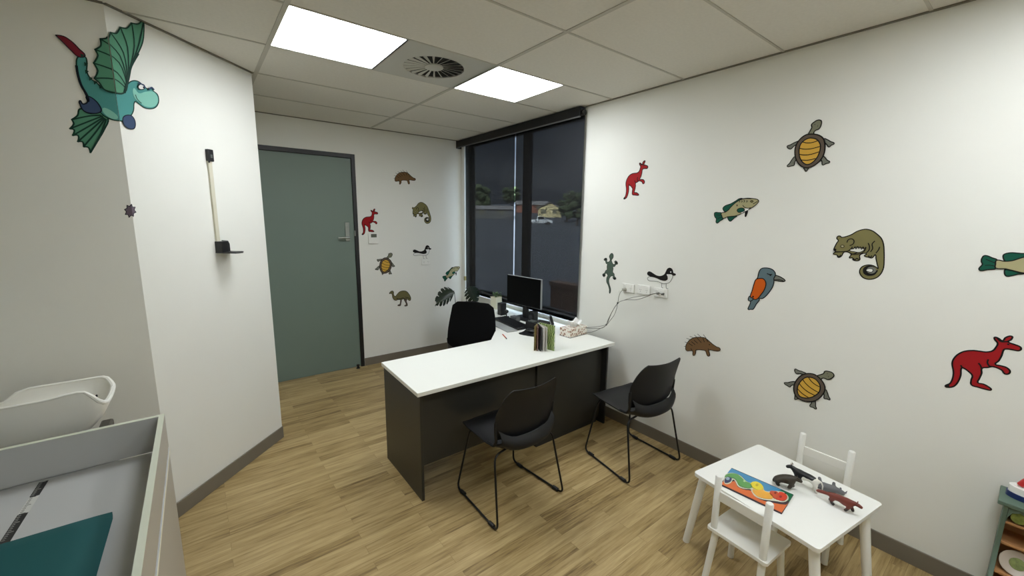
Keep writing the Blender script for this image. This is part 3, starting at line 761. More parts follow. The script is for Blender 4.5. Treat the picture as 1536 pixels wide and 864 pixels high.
tag(MB().prism([(.009*math.cos(a*PI/8), .009*math.sin(a*PI/8)) for a in range(16)], 0, .006, M=Matrix.Translation(on_x(927.5, 437)) @ MR).build('wall_plug_cap', WPLAST), 'small round white cap on the wall left of the outlets', 'wall fitting')
def X2(u, w, off): p = on_x(u, w, WX-off); return p
pl = thing('power_plug', 'pale grey power plug in the left outlet of the three', 'plug', X2(938, 434, .012))
MB().tube([(0, 0, 0), (-.03, 0, 0), (-.036, .0, -.004)], [.014, .013, .006], 10).build('plug_body', mat('grey_plug', (168, 168, 158), .5), pl, smooth=True)
for (u, w, lb) in ((988, 440, 'dark slim plug in the right outlet, left of the pair'), (995, 441, 'dark slim plug in the right outlet, right of the pair')):
    b = thing('power_plug', lb, 'plug', X2(u, w, .012), 0, 'plugs in the right outlet')
    MB().tube([(0, 0, 0), (-.022, 0, 0)], [.009, .007], 8).build('plug_body', mat('dark_plug', (70, 70, 66), .5), b, smooth=True)
def cable(pts, r, label):
    P = [X2(u, w, o) for u, w, o in pts]; base = P[0]
    P2 = [(p.x, p.y, p.z) for p in P]; out = []
    n = len(P)
    for i in range(n-1):
        a, b, c, d = P[max(0, i-1)], P[i], P[i+1], P[min(n-1, i+2)]
        for k in range(5):
            t = k/5; out.append(.5*((2*b)+(c-a)*t+(2*a-5*b+4*c-d)*t*t+(3*b-a-3*c+d)*t**3))
    out.append(P[-1])
    o = MB().tube([p-base for p in out], r, 6).build('cable', CABLE, smooth=True); o.location = base
    return tag(o, label, 'cable')
cable([(936, 434, .04), (931, 438, .045), (928, 446, .05), (926.5, 454, .05), (919, 466, .05), (912, 480, .055), (909.5, 487, .055), (903, 492, .06), (890, 492.5, .08), (878, 492, .12)], .0026, 'grey cable from the left outlet down to the desk')
cable([(987, 440, .035), (978, 441.5, .04), (970, 445, .045), (955, 449.5, .045), (938, 450, .045), (927, 454.5, .046), (918, 468, .048), (909.5, 487, .05), (900, 493, .06), (888, 498, .08), (874, 499, .12)], .0026, 'dark grey cable from the right outlet sagging to the desk')
cable([(994, 441, .035), (984, 440, .04), (972, 442.5, .045), (950, 446, .043), (934, 451, .043), (927, 454.5, .043), (925, 463, .045), (921, 473, .045), (914, 482, .045), (909.5, 487, .045), (896, 490, .06), (879, 491.5, .11)], .0024, 'thin grey cable looping apart between the two ties')
for (u, w, lb) in ((926.5, 454.5, 'small black cable tie around the cables, upper one'), (909.5, 487, 'small black cable tie around the cables, lower one')):
    c = X2(u, w, .048)
    tag(MB().ball((0, 0, 0), (.007, .007, .009), 10).build('cable_tie', BLACK, smooth=True), lb, 'cable tie', 'cable ties').location = c

# ================================================================ HEIGHT MEASURE
hm = wall_thing('height_measure', 'cream height measuring rod with black head slider on the angled wall', 'height measure', MA, Vector((.104, .104-(CX-WL), 0)))
MB().box((-.013, 1.55, 0), (.013, 2.09, .012)).build('rail', mat('cream_rail', (212, 208, 188), .4), hm, bevel=.002)
MB().box((-.018, 2.055, 0), (.020, 2.125, .022)).box((-.018, 2.045, .012), (-.010, 2.06, .022)).build('top_bracket', BLACK, hm, bevel=.003)
MB().box((-.006, 2.075, .0221), (.008, 2.095, .024)).build('screw', STEEL, hm)
sl = MB().box((-.02, 1.50, 0), (.03, 1.57, .05)).prism([(.028, 1.50), (.028, 1.575), (.075, 1.57), (.085, 1.55), (.085, 1.50)], .004, .012)
s_ = sl.build('head_slider', BLACK, hm, bevel=.003)
MB().prism([(-.02, 1.497), (.03, 1.497), (.09, 1.497), (.09, 1.503), (-.02, 1.503)], .0, .10).build('slider_base', BLACK, s_)
MB().box((-.012, 1.4955, .0), (.05, 1.500, .135)).build('head_plate', BLACK, s_, bevel=.002)

# ================================================================ CHANGE TABLE
RZ, TX, TYB = .90, -.173, 2.165
ct = thing('change_table', 'grey baby change table with raised rim and recessed top', 'change table', (TX, TYB, 0))
def cl(x, y, z): return (x-TX, y-TYB, z)
XL = -1.30; YN = .55
MB().box(cl(XL, TYB-.018, .755), cl(TX-.018, TYB, RZ)).build('back_rail', [GREYLAM], ct, bevel=.001)
MB().box(cl(TX-.017, YN, .755), cl(TX, TYB, RZ)).build('side_rail', CABLAM, ct, bevel=.001)
MB().box(cl(XL, TYB-.0185, RZ), cl(TX-.0175, TYB+.0005, RZ+.0012)).box(cl(TX-.0175, YN, RZ), cl(TX+.0005, TYB+.0005, RZ+.0012)).build('rim_edging', EDGEL, ct)
MB().box(cl(XL, YN, .727), cl(TX+.002, TYB, .745)).build('table_board', GREYLAM, ct, bevel=.001)
MB().box(cl(TX-.001, YN, .732), cl(TX+.003, TYB+.001, .742)).build('front_edging', mat('cream_edging', (226, 220, 196), .4), ct)
MB().box(cl(TX-.018, YN, .0), cl(TX-.001, TYB, .727)).box(cl(XL, TYB-.018, 0), cl(TX-.0185, TYB-.001, .727)).box(cl(XL, YN, 0), cl(XL+.018, TYB-.02, .727)).build('cabinet_body', CABLAM, ct)
MB().box(cl(XL+.02, YN+.0, .05), cl(TX-.02, YN+.018, .72)).build('cabinet_door', GREYLAM, ct)
MB().tube([cl(TX-.0165, 1.60, .872), cl(TX-.023, 1.60, .872)], .005, 8).build('screw', BLACK, ct)
o = MB(); o.box((-.012, -.36, 0), (.012, .0, .0010), 0)
o.box((-.012, -.10, .0010), (.012, 0, .0014), 1).box((-.012, -.36, .0010), (.012, -.205, .0014), 1)
for i in range(35): o.box((-.0095, -.002-i*.01, .0010), (-.002 if i % 5 else .005, -.0035-i*.01, .0018), 0 if not .10 < (.003+i*.01) < .205 else 1)
rl = o.build('measuring_tape', [mat('tape_white', (206, 206, 200), .5), mat('tape_black', (34, 34, 34), .5)])
tag(rl, 'black and white measuring strip stuck to the change table surface', 'measuring tape'); rl.location = (-.530, 2.144, .7452); rl.rotation_euler = (0, 0, math.radians(-2))
# padded teal mat
MX1, MY1 = -.298, 1.735
pts = []
n = 16
g = []
for i in range(25):
    v = i/24; row = []
    for j in range(25):
        u = j/24
        x = MX1-.95*(1-u); y = MY1-1.0*(1-v)
        y -= .022*(math.sin(PI*u))*-1*0 + .0
        y += (.022*(1-u))*v
        x += -.004*math.sin(PI*v*1.0)*u
        e = min(1, min(u, 1-u)*22)*.5+min(1, min(v, 1-v)*26)*.5; e = min(min(1, min(u, 1-u)*24), min(1, min(v, 1-v)*26))
        row.append((x-TX, y-TYB, .746+.012+.024*math.sqrt(max(0, 1-(1-e)**2))))
    g.append(row)
mb = MB().sheet(g, -.012)
o = mb.build('change_mat', TEAL, smooth=60); o.location = (TX, TYB, 0)
tag(o, 'teal vinyl padded change mat lying in the grey recess', 'change mat')
# bench behind with weighing scale
bn = thing('scale_stand', 'grey stand behind the change table carrying the baby scale', 'stand', (-.75, 2.38, 0))
MB().box((-.45, -.19, .722), (.42, .19, .742)).build('stand_top', GREYLAM, bn, bevel=.001)
for x in (-.44, .385):
    MB().box((x, -.18, 0), (x+.02, .18, .7219)).build('side_panel', GREYLAM, bn)
MB().box((-.42, .16, .3), (.385, .175, .7219)).build('back_panel', GREYLAM, bn)
sc_ = thing('baby_scale', 'white baby weighing scale with long curved tray on dark feet', 'baby scale', (-.68, 2.40, .742))
MB().box((-.16, -.10, .018), (.20, .10, .052)).build('scale_base', mat('scale_grey', (200, 200, 192), .4), sc_, bevel=.01)
for x in (-.24, .275):
    MB().box((x-.022, -.12, 0), (x+.020, .165, .040)).build('foot_bar', mat('foot_brown', (70, 66, 58), .5), sc_, bevel=.008)
MB().tube([(-.24, 0, .026), (.300, 0, .026)], .010, 8).build('under_frame', mat('foot_brown', (70, 66, 58), .5), sc_, smooth=True)
TX0, TX1, TY0, TY1 = -.99, -.368, 2.335, 2.635
def ss(t): t = max(0, min(1, t)); return t*t*(3-2*t)
def rim(x, y):
    f = (y-TY0)/(TY1-TY0)                       # 0 near side, 1 far side
    near = .992+.012*math.exp(-((x+.455)/.05)**2)-.075*ss((x+.43)/.062)
    far = .968-.052*ss((-.655-x)/.08)
    end = .922
    z = near*(1-f)+far*f if 0 <= f <= 1 else near
    k = ss((x-(TX1-.035))/.03); k2 = ss(((TX0+.03)-x)/.03)
    g_ = math.sin(PI*min(1, max(0, f)))
    return z*(1-k*g_)+end*k*g_ if x > -.7 else z*(1-k2*g_)+.90*k2*g_
def ring(t, inset):
    out = []
    x0, x1, y0, y1 = TX0+inset, TX1-inset, TY0+inset, TY1-inset
    cx_, cy_ = (x0+x1)/2, (y0+y1)/2
    tx = .075*(1-t)**1.6; ty = .085*(1-t)**1.8
    hw, hd = (x1-x0)/2-tx, (y1-y0)/2-ty; r = .075*(.6+.4*t)
    for P_, D_, a0 in ((1, 1, 0), (-1, 1, 90), (-1, -1, 180), (1, -1, 270)):
        for i in range(7):
            a = math.radians(a0+90*i/6); out.append((cx_+P_*(hw-r)+r*math.cos(a), cy_+D_*(hd-r)+r*math.sin(a)))
        nx = {0: (-1, 1), 90: (-1, -1), 180: (1, -1), 270: (1, 1)}[a0]
        a = math.radians(a0+90); p_ = out[-1]; q_ = (cx_+nx[0]*(hw-r)+r*math.cos(a), cy_+nx[1]*(hd-r)+r*math.sin(a))
        for i in range(1, 12): out.append((p_[0]+(q_[0]-p_[0])*i/12, p_[1]+(q_[1]-p_[1])*i/12))
    return out
mb = MB(); base = Vector(sc_.location); LV = [0, .12, .3, .5, .7, .85, 1]
lv = []
for sgn, inset, zb in ((1, 0, .795), (-1, .004, .800)):
    rr = []
    for t in LV:
        rg = ring(t, inset); rt_ = ring(1, inset)
        rr.append([Vector((x, y, zb+(rim(a, b)-zb-(0 if sgn > 0 else .0))*t))-base for (x, y), (a, b) in zip(rg, rt_)])
    lv.append(rr)
n = len(lv[0][0]); allr = lv[0]+lv[1][::-1]; vs = [v for r_ in allr for v in r_]; fs = []
for i in range(len(allr)-1):
    for j in range(n): fs.append((i*n+j, i*n+(j+1) % n, (i+1)*n+(j+1) % n, (i+1)*n+j))
fs.append(tuple(range(n-1, -1, -1))); fs.append(tuple((len(allr)-1)*n+j for j in range(n)))
mb.add(vs, fs).build('tray', TRAY, sc_, smooth=55)
MB().tube([Vector((x, y, rim(x, y)+.001))-base for x, y in ring(1, .002)], [.0052+.0045*ss((x+.44)/.06) for x, y in ring(1, .002)], 8, close=True).build('tray_rim', TRAY, sc_, smooth=True)
from mathutils.bvhtree import BVHTree
inn = [v for r_ in lv[1] for v in r_]
bv = BVHTree.FromPolygons(inn, [(i*n+j, i*n+(j+1) % n, (i+1)*n+(j+1) % n, (i+1)*n+j) for i in range(len(LV)-1) for j in range(n)])
hit = bv.ray_cast(on_y(145, 594, 2.42)-base, ray(145, 594).normalized())
if hit[0]:
    q = hit[0]; MB().ball(q, (.004, .008, .007), 10).build('drain_plug', BLACK, sc_, smooth=True)

# ================================================================ KIDS TABLE AND CHAIRS
KT = Vector((2.160, .608, 0)); KR = math.radians(-8.8)
kt = thing('kids_table', 'small white square wooden kids table with splayed round legs', 'kids table', KT, KR)
def rrect(w, d, r, n=5):
    out = []
    for cx_, cy_, a0 in ((w-r, d-r, 0), (-w+r, d-r, 90), (-w+r, -d+r, 180), (w-r, -d+r, 270)):
        for i in range(n+1): a = math.radians(a0+90*i/n); out.append((cx_+r*math.cos(a), cy_+r*math.sin(a)))
    return out
MB().prism(rrect(.286, .286, .018), .441, .46).build('table_top', WPAINT, kt, bevel=.003)
for sx in (-1, 1):
    for sy_ in (-1, 1):
        ox, oy = (-.014, .018) if sy_ < 0 else (.0, .0)
        MB().tube([(sx*.222+ox, sy_*.265+oy, .4405), (sx*.230+ox, sy_*.330+oy, 0)], [.0205, .0175], 16).build('leg', WPAINT, kt, smooth=True)
MB().box((-.20, -.225, .40), (.20, -.21, .4405)).box((-.20, .21, .40), (.20, .225, .4405)).build('apron', WPAINT, kt)
def kid_chair(loc, rz, label):
    t = thing('kids_chair', label, 'kids chair', loc, rz, 'white kids chairs')
    # faces +y ; seat centre at origin
    MB().prism(rrect(.137, .118, .012), .264, .280).build('seat', WPAINT, t, bevel=.003)
    for sx in (-1, 1):
        MB().tube([(sx*.1115, -.099, .2805), (sx*.1115, -.100, .546), (sx*.1115, -.100, .550)], [.0155, .0155, .0125], 14).build('back_post', WPAINT, t, smooth=True)
        for sy_ in (-1, 1):
            MB().tube([(sx*.105, sy_*.085, .2635), (sx*.120, sy_*.118, 0)], [.0160, .0145], 14).build('leg', WPAINT, t, smooth=True)
    MB().box((-.100, -.106, .430), (.100, -.094, .478)).build('back_rail', WPAINT, t, bevel=.002)
    return t
kc = kid_chair((1.945, .660, 0), math.radians(-94), 'small white wooden kids chair in front of the table, back to the viewer')
dup(kc, (2.536, .574, 0), math.radians(88), 'small white wooden kids chair between the kids table and the wall')

# puzzle board
TZ = .4605
kp = lambda a, b: (1075+a/9.6, 690+b/9.6)
A, B, Cc, Dd = (on_z(*kp(*q), TZ+.008) for q in ((215, 105), (1110, 490), (940, 765), (50, 345)))
org = (A+B+Cc+Dd)/4; org.z = TZ
t = thing('puzzle_board', 'colourful wooden caterpillar puzzle board on the kids table', 'puzzle', org)
def pz(q): p = on_z(*kp(*q), TZ+.008); return (p.x-org.x, p.y-org.y)
cor = [(p.x-org.x, p.y-org.y) for p in (A, B, Cc, Dd)]
MB().prism(cor, 0, .006).build('board', mat('board_dark_edge', (60, 44, 52), .5), t, bevel=.002)
def region(pts, z0, z1, rgb, nm, smooth=3, name='picture_area'):
    return MB().prism([pz(p) for p in cat_rom(pts, smooth)], z0, z1).build(name, mat(nm, rgb, .35), t)
S_ = lambda l: [p for q in l for p in (q, q)]
region([(72, 345), (72, 345), (100, 300), (160, 330), (260, 300), (300, 380), (420, 430), (500, 440), (560, 530), (700, 590), (850, 620), (1000, 640), (1040, 600), (1040, 600), (937, 752), (937, 752)], .006, .0068, (214, 106, 52), 'puzzle_orange', 2)
region(S_([(218, 115)])+[(215, 118), (640, 300)]+S_([(930, 425)])+[(850, 450), (760, 455), (700, 440), (660, 380), (600, 330), (500, 330), (430, 300), (360, 230), (280, 190), (200, 185), (140, 210)], .0062, .0070, (70, 140, 182), 'puzzle_blue', 2)
region(S_([(930, 425), (1100, 490)])+[(1060, 570), (1040, 600), (1030, 540), (990, 480), (900, 450)], .0064, .0071, (20, 104, 66), 'puzzle_green_corner', 2)
region([(110, 250), (130, 205), (200, 185), (280, 195), (350, 230), (430, 305), (500, 330), (600, 325), (670, 380), (690, 440), (760, 450), (850, 445), (960, 460), (1030, 520), (1030, 570), (960, 605), (850, 590), (760, 580), (640, 560), (550, 520), (500, 450), (490, 420), (400, 415), (310, 380), (270, 310), (240, 280), (200, 330), (130, 345), (100, 300)], .0068, .0078, (206, 206, 186), 'puzzle_outline', 3)
pc = [('purple_blue', [(112, 300), (130, 262), (175, 250), (215, 270), (205, 305), (160, 328), (120, 325)], (46, 54, 92)),
      ('green', [(118, 245), (150, 210), (210, 198), (290, 208), (345, 245), (420, 315), (490, 345), (500, 400), (400, 400), (320, 365), (285, 300), (245, 265), (200, 262), (160, 240)], (94, 152, 84)),
      ('yellow', [(490, 345), (540, 315), (610, 330), (665, 385), (660, 430), (570, 430), (510, 390)], (224, 206, 60)),
      ('light_orange', [(515, 430), (570, 440), (660, 435), (700, 460), (760, 480), (810, 545), (750, 562), (640, 545), (560, 505)], (232, 170, 66)),
      ('red_orange', [(770, 455), (820, 450), (880, 470), (890, 540), (850, 560), (810, 540), (765, 490)], (198, 82, 46)),
      ('red', [(895, 470), (960, 475), (1012, 520), (1010, 560), (960, 590), (880, 575), (850, 560), (890, 540)], (208, 66, 40))]
for nm, pts, rgb in pc:
    region(pts, .0078, .0105, rgb, 'puzzle_'+nm, 4, 'puzzle_piece')
def circ(c, r, q=1): return [(c[0]+r*math.cos(2*PI*i/10)*1.2, c[1]+r*q*math.sin(2*PI*i/10)) for i in range(10)]
region(circ((160, 275), 22), .0105, .0112, (150, 170, 190), 'puzzle_eye', 2, 'puzzle_eye')
region(circ((580, 365), 18), .0105, .0112, (196, 170, 40), 'puzzle_spot', 2, 'puzzle_spot')
region(circ((400, 310), 15), .0105, .0112, (170, 205, 150), 'puzzle_spot_green', 2, 'puzzle_spot')
region(circ((845, 480), 15), .0105, .0112, (120, 40, 30), 'puzzle_spot_red', 2, 'puzzle_spot')
region(circ((920, 535), 17), .0105, .0112, (150, 36, 30), 'puzzle_spot_dark', 2, 'puzzle_spot')
region(S_([(985, 470), (1005, 500), (975, 490)]), .0105, .0112, (30, 30, 34), 'puzzle_mark', 2, 'puzzle_spot')

# toy animals
def cow_mat():
    m = bpy.data.materials.new('cow_patches'); m.use_nodes = True; nt = m.node_tree; N = nt.nodes; L = nt.links; b = N['Principled BSDF']
    n = N.new('ShaderNodeTexNoise'); n.inputs['Scale'].default_value = 26; n.inputs['Detail'].default_value = 1
    tc = N.new('ShaderNodeTexCoord'); sx = N.new('ShaderNodeSeparateXYZ'); L.new(tc.outputs['Object'], n.inputs['Vector']); L.new(tc.outputs['Object'], sx.inputs[0])
    r = N.new('ShaderNodeMath'); r.operation = 'MULTIPLY_ADD'; r.inputs[1].default_value = 11; L.new(sx.outputs['Z'], r.inputs[0]); L.new(n.outputs['Fac'], r.inputs[2])
    g = N.new('ShaderNodeMath'); g.operation = 'GREATER_THAN'; g.inputs[1].default_value = .98; qx = N.new('ShaderNodeMath'); qx.operation = 'MULTIPLY_ADD'; qx.inputs[1].default_value = 6.5; L.new(sx.outputs['X'], qx.inputs[0]); L.new(r.outputs[0], qx.inputs[2]); L.new(qx.outputs[0], g.inputs[0])
    mx = N.new('ShaderNodeMix'); mx.data_type = 'RGBA'; mx.inputs[6].default_value = lin((226, 224, 214)); mx.inputs[7].default_value = lin((20, 20, 22)); L.new(g.outputs[0], mx.inputs[0])
    L.new(mx.outputs[2], b.inputs['Base Color']); b.inputs['Roughness'].default_value = .4; return m
def two_tone(name, hi, lo, zt):
    m = bpy.data.materials.new(name); m.use_nodes = True; nt = m.node_tree; N = nt.nodes; L = nt.links; b = N['Principled BSDF']
    tc = N.new('ShaderNodeTexCoord'); sx = N.new('ShaderNodeSeparateXYZ'); L.new(tc.outputs['Object'], sx.inputs[0])
    n = N.new('ShaderNodeTexNoise'); n.inputs['Scale'].default_value = 90; L.new(tc.outputs['Object'], n.inputs['Vector'])
    a = N.new('ShaderNodeMath'); a.operation = 'MULTIPLY_ADD'; a.inputs[1].default_value = .01; L.new(n.outputs['Fac'], a.inputs[0]); L.new(sx.outputs['Z'], a.inputs[2])
    mr = N.new('ShaderNodeMapRange'); mr.inputs[1].default_value = zt-.004; mr.inputs[2].default_value = zt+.006; L.new(a.outputs[0], mr.inputs[0])
    mx = N.new('ShaderNodeMix'); mx.data_type = 'RGBA'; mx.inputs[6].default_value = lin(lo); mx.inputs[7].default_value = lin(hi); L.new(mr.outputs[0], mx.inputs[0])
    L.new(mx.outputs[2], b.inputs['Base Color']); b.inputs['Roughness'].default_value = .45; return m
# animals face +x locally
def quad(name, label, cat, loc, rz, m, L, hgt, body, leg, head, tail, ears=True, horns=False, stance=1.0):
    t = thing(name, label, cat, loc, rz, 'toy animals on the kids table')
    h = hgt; b = body
    N = {'hip': (-L*.32, 0, h*.78, b*.95), 'mid': (0, 0, h*.74, b), 'sho': (L*.26, 0, h*.78, b*.98), 'nk': (L*.40, 0, h*.90, b*.62),
         'hd': (L*.50, 0, h*head[0], b*.55), 'mz': (L*.50+head[2], 0, h*head[0]-head[1], b*.36)}
    E = [('hip', 'mid'), ('mid', 'sho'), ('sho', 'nk'), ('nk', 'hd'), ('hd', 'mz')]
    for s, q in ((-1, 'l'), (1, 'r')):
        off = .12*L*stance*s
        N['ft'+q] = (L*.27, s*b*.62, h*.5, leg*1.35); N['fk'+q] = (L*.28+off*.5, s*b*.66, h*.27, leg*.95); N['ff'+q] = (L*.27+off, s*b*.66, leg*.8, leg*.95)
        N['bt'+q] = (-L*.33, s*b*.62, h*.5, leg*1.5); N['bk'+q] = (-L*.39-off*.4, s*b*.66, h*.27, leg*.95); N['bf'+q] = (-L*.33-off, s*b*.66, leg*.8, leg*.95)
        E += [('sho', 'ft'+q), ('ft'+q, 'fk'+q), ('fk'+q, 'ff'+q), ('hip', 'bt'+q), ('bt'+q, 'bk'+q), ('bk'+q, 'bf'+q)]
    if tail:
        prev = 'hip'
        for i, (x, z, r) in enumerate(tail): N['t%d' % i] = (-L*.42+x, 0, z, r); E.append((prev, 't%d' % i)); prev = 't%d' % i
    skin_body('body', [m], N, E, t)
    hx, hz = L*.50, h*head[0]
    for s in (-1, 1):
        MB().ball((hx-b*.1, s*b*.45, hz+b*.5), (b*.12, b*.2, b*.26), 10).build('ear', m, t, smooth=True)
        if horns: MB().tube([(hx-b*.05, s*b*.2, hz+b*.4), (hx, s*b*.42, hz+b*.75), (hx+b*.1, s*b*.4, hz+b*1.05)], [b*.13, b*.09, b*.03], 8).build('horn', mat('horn', (190, 180, 160), .4), t, smooth=True)
    return t
c_ = lambda a, b: (1120+a/7.68, 680+b/7.68)
def tpos(a, b): return on_z(*c_(a, b), TZ)
BEAR = mat('bear_brown', (52, 45, 33), .55, bump=.5, bscale=300, var=.2, vscale=60)
f1, f2 = tpos(345, 368), tpos(520, 418)
dv = f2-f1; cpt = (f1+f2)/2
quad('toy_bear', 'dark brown toy bear standing beside the puzzle on the kids table', 'toy animal', cpt, math.atan2(dv.y, dv.x), BEAR, .096, .068, .0195, .0092, (.88, .007, .020), None)
f1, f2 = tpos(780, 450), tpos(600, 372)
dv = f2-f1
quad('toy_cow', 'black and white toy cow standing behind the toy bear', 'toy animal', (f1+f2)/2+Vector((.006, .012, 0)), math.atan2(dv.y, dv.x), cow_mat(), .125, .078, .0200, .0070, (1.02, .013, .022), [(-.010, .060, .0036), (-.018, .045, .003), (-.018, .026, .003)], horns=True, stance=.7)
RED = two_tone('red_brown_coat', (112, 48, 36), (26, 20, 20), .026)
f1, f2 = tpos(980, 585), tpos(1195, 690)
dv = f2-f1
quad('toy_fox', 'red-brown toy fox-like animal with black legs near the table corner', 'toy animal', (f1+f2)/2, math.atan2(dv.y, dv.x), RED, .106, .060, .0165, .0068, (.90, .006, .020), [(-.012, .040, .0075), (-.030, .037, .008), (-.046, .033, .0075), (-.056, .030, .005)])
# grey animal lying on its side
gp = tpos(940, 440); GREYT = mat('toy_grey', (98, 98, 100), .5, bump=.3, bscale=300)
t = thing('toy_rhino', 'grey toy animal lying on its side with legs in the air behind the red-brown one', 'toy animal', gp, math.radians(-62), 'toy animals on the kids table')
N = {'hip': (-0.0292, 0.0000, 0.0181, 0.0176), 'mid': (0.0000, 0.0000, 0.0181, 0.0185), 'sho': (0.0241, 0.0000, 0.0172, 0.0163), 'nk': (0.0396, 0.0000, 0.0155, 0.0129), 'hd': (0.0516, -0.0034, 0.0129, 0.0116), 'mz': (0.0636, -0.0069, 0.0103, 0.0077),
     'f1': (0.0241, 0.0241, 0.0241, 0.0073), 'f2': (0.0292, 0.0430, 0.0310, 0.0065), 'g1': (0.0189, 0.0224, 0.0103, 0.0073), 'g2': (0.0172, 0.0413, 0.0086, 0.0065),
     'b1': (-0.0292, 0.0241, 0.0258, 0.0077), 'b2': (-0.0310, 0.0430, 0.0430, 0.0073), 'c1': (-0.0258, 0.0224, 0.0103, 0.0077), 'c2': (-0.0258, 0.0413, 0.0086, 0.0065), 't': (-0.0499, -0.0034, 0.0120, 0.0034)}
skin_body('body', [GREYT], N, [('hip', 'mid'), ('mid', 'sho'), ('sho', 'nk'), ('nk', 'hd'), ('hd', 'mz'), ('sho', 'f1'), ('f1', 'f2'), ('sho', 'g1'), ('g1', 'g2'), ('hip', 'b1'), ('b1', 'b2'), ('hip', 'c1'), ('c1', 'c2'), ('hip', 't')], t)
MB().ball((.047, .007, .024), (.004, .007, .007), 10).build('ear', GREYT, t, smooth=True)
MB().tube([(.062, -.006, .014), (.070, -.001, .025)], [.0045, .0008], 8).build('horn', GREYT, t)

# ================================================================ TOY SHELF (right edge)
TS = Vector((2.70, -.054, 0))
ts = thing('toy_cabinet', 'green and wood toy kitchen shelf against the wall by the kids table', 'toy shelf', TS)
SYW = .60
Mx = Matrix(((1, 0, 0, 0), (0, 0, -1, 0), (0, 1, 0, 0), (0, 0, 0, 1)))   # profile x,z -> extrude along -y
side = [(.06, 0), (-.16, 0), (-.165, .20), (-.135, .245), (-.105, .29), (-.085, .34), (-.08, .40), (-.085, .46), (-.095, .565), (.06, .565)]
for y0 in (0, SYW-.014): MB().prism(side, y0, y0+.014, M=Mx).build('side_panel', GREEN, ts, bevel=.001)
MB().box((-.105, .018, .566), (.062, -SYW-.018, .584)).build('top_board', GREEN, ts, bevel=.003)
MB().box((.05, -.0145, .02), (.06, -SYW+.0145, .565)).build('back_panel', TWOOD, ts)
# arched front board with round emblem
ar = [(-.0145, .455), (-.0145, .5655), (-SYW+.0145, .5655), (-SYW+.0145, .455)]
arch = [(-.035, .456), (-.035, .49), (-.055, .525), (-.10, .54), (-.145, .525), (-.165, .49), (-.165, .456)]
My = Matrix(((0, 0, 1, 0), (1, 0, 0, 0), (0, 1, 0, 0), (0, 0, 0, 1)))    # y,z profile -> extrude along x
fb = [(-.0145, .5655), (-.0145, .497), (-.0155, .497), (-.0165, .518), (-.026, .541), (-.047, .553), (-.068, .541), (-.080, .518), (-.082, .497), (-.12, .497), (-.124, .52), (-.145, .546), (-.17, .553), (-.195, .546), (-.214, .52), (-.218, .497), (-SYW+.0145, .497), (-SYW+.0145, .5655)]
MB().prism(fb, -.093, -.083, M=My).build('front_board', GREEN, ts)
MB().lathe([(.020, 0), (.023, .002), (.023, .008), (.001, .009)], 24).build('round_emblem', mat('emblem_green', (120, 130, 60), .5, var=.4, vscale=90), ts).matrix_local = Matrix.Translation((-.078, -.046, .524)) @ Matrix.Rotation(-PI/2, 4, 'Y')
for z, xf in ((.495, -.086), (.395, -.078), (.275, -.115), (.19, -.158)):
    MB().box((xf, -.0145, z-.010), (.05, -SYW+.0145, z)).build('shelf', TWOOD, ts, bevel=.001)
MB().box((-.158, -.0145, .01), (-.148, -SYW+.0145, .179)).build('lower_front', GREEN, ts)
bk = [(-.125, -.03, .192, .02, .11, (176, 164, 150)), (-.11, -.14, .192, -.1, .12, (150, 160, 130))]
for i, (x, y, z, r, s, rgb) in enumerate(bk):
    b = thing('toy_plate', ['pale printed toy plate leaning in the lower shelf nearest the panel', 'oval toy plate with green centre in the lower shelf'][i], 'toy plate', (TS.x+x+.05, TS.y+y-.04, .2755), r)
    Mp = Matrix.Translation((0, 0, .045)) @ Matrix.Rotation(math.radians(-62), 4, 'Y')
    o = MB().lathe([(.03, 0), (.045, .003), (.052, .008), (.050, .009), (.03, .003), (.001, .003)], 24).build('plate', mat('plate_%s' % 'ab'[i], rgb, .3), b, smooth=True); o.matrix_local = Mp
    o = MB().lathe([(.024, .0035), (.023, .005), (.001, .0052)], 20).build('plate_centre', mat('plate_centre_%s' % 'ab'[i], (110, 120, 66), .4, var=.3, vscale=90), b); o.matrix_local = Mp
# toy boat/iron on the top
tp = thing('toy_boat', 'red, white and blue toy boat on top of the green toy shelf', 'toy', (2.70, -.135, .5845), math.radians(100))
hull = cat_rom([(.085, 0), (.05, .038), (-.02, .048), (-.075, .04), (-.085, 0), (-.075, -.04), (-.02, -.048), (.05, -.038)], 4)
MB().prism([(x*1.0, y) for x, y in hull], 0, .022).build('hull', mat('toy_blue', (24, 44, 96), .35), tp, bevel=.004)
MB().prism([(x*.95, y*.93) for x, y in hull], .0221, .05).build('deck', WPLAST, tp, bevel=.01, seg=3)
MB().tube(fillet([(-.06, 0, .052), (-.05, 0, .09), (.03, 0, .095), (.05, 0, .055)], .03), .012, 10).build('handle', mat('toy_red', (188, 40, 40), .35), tp, smooth=True)

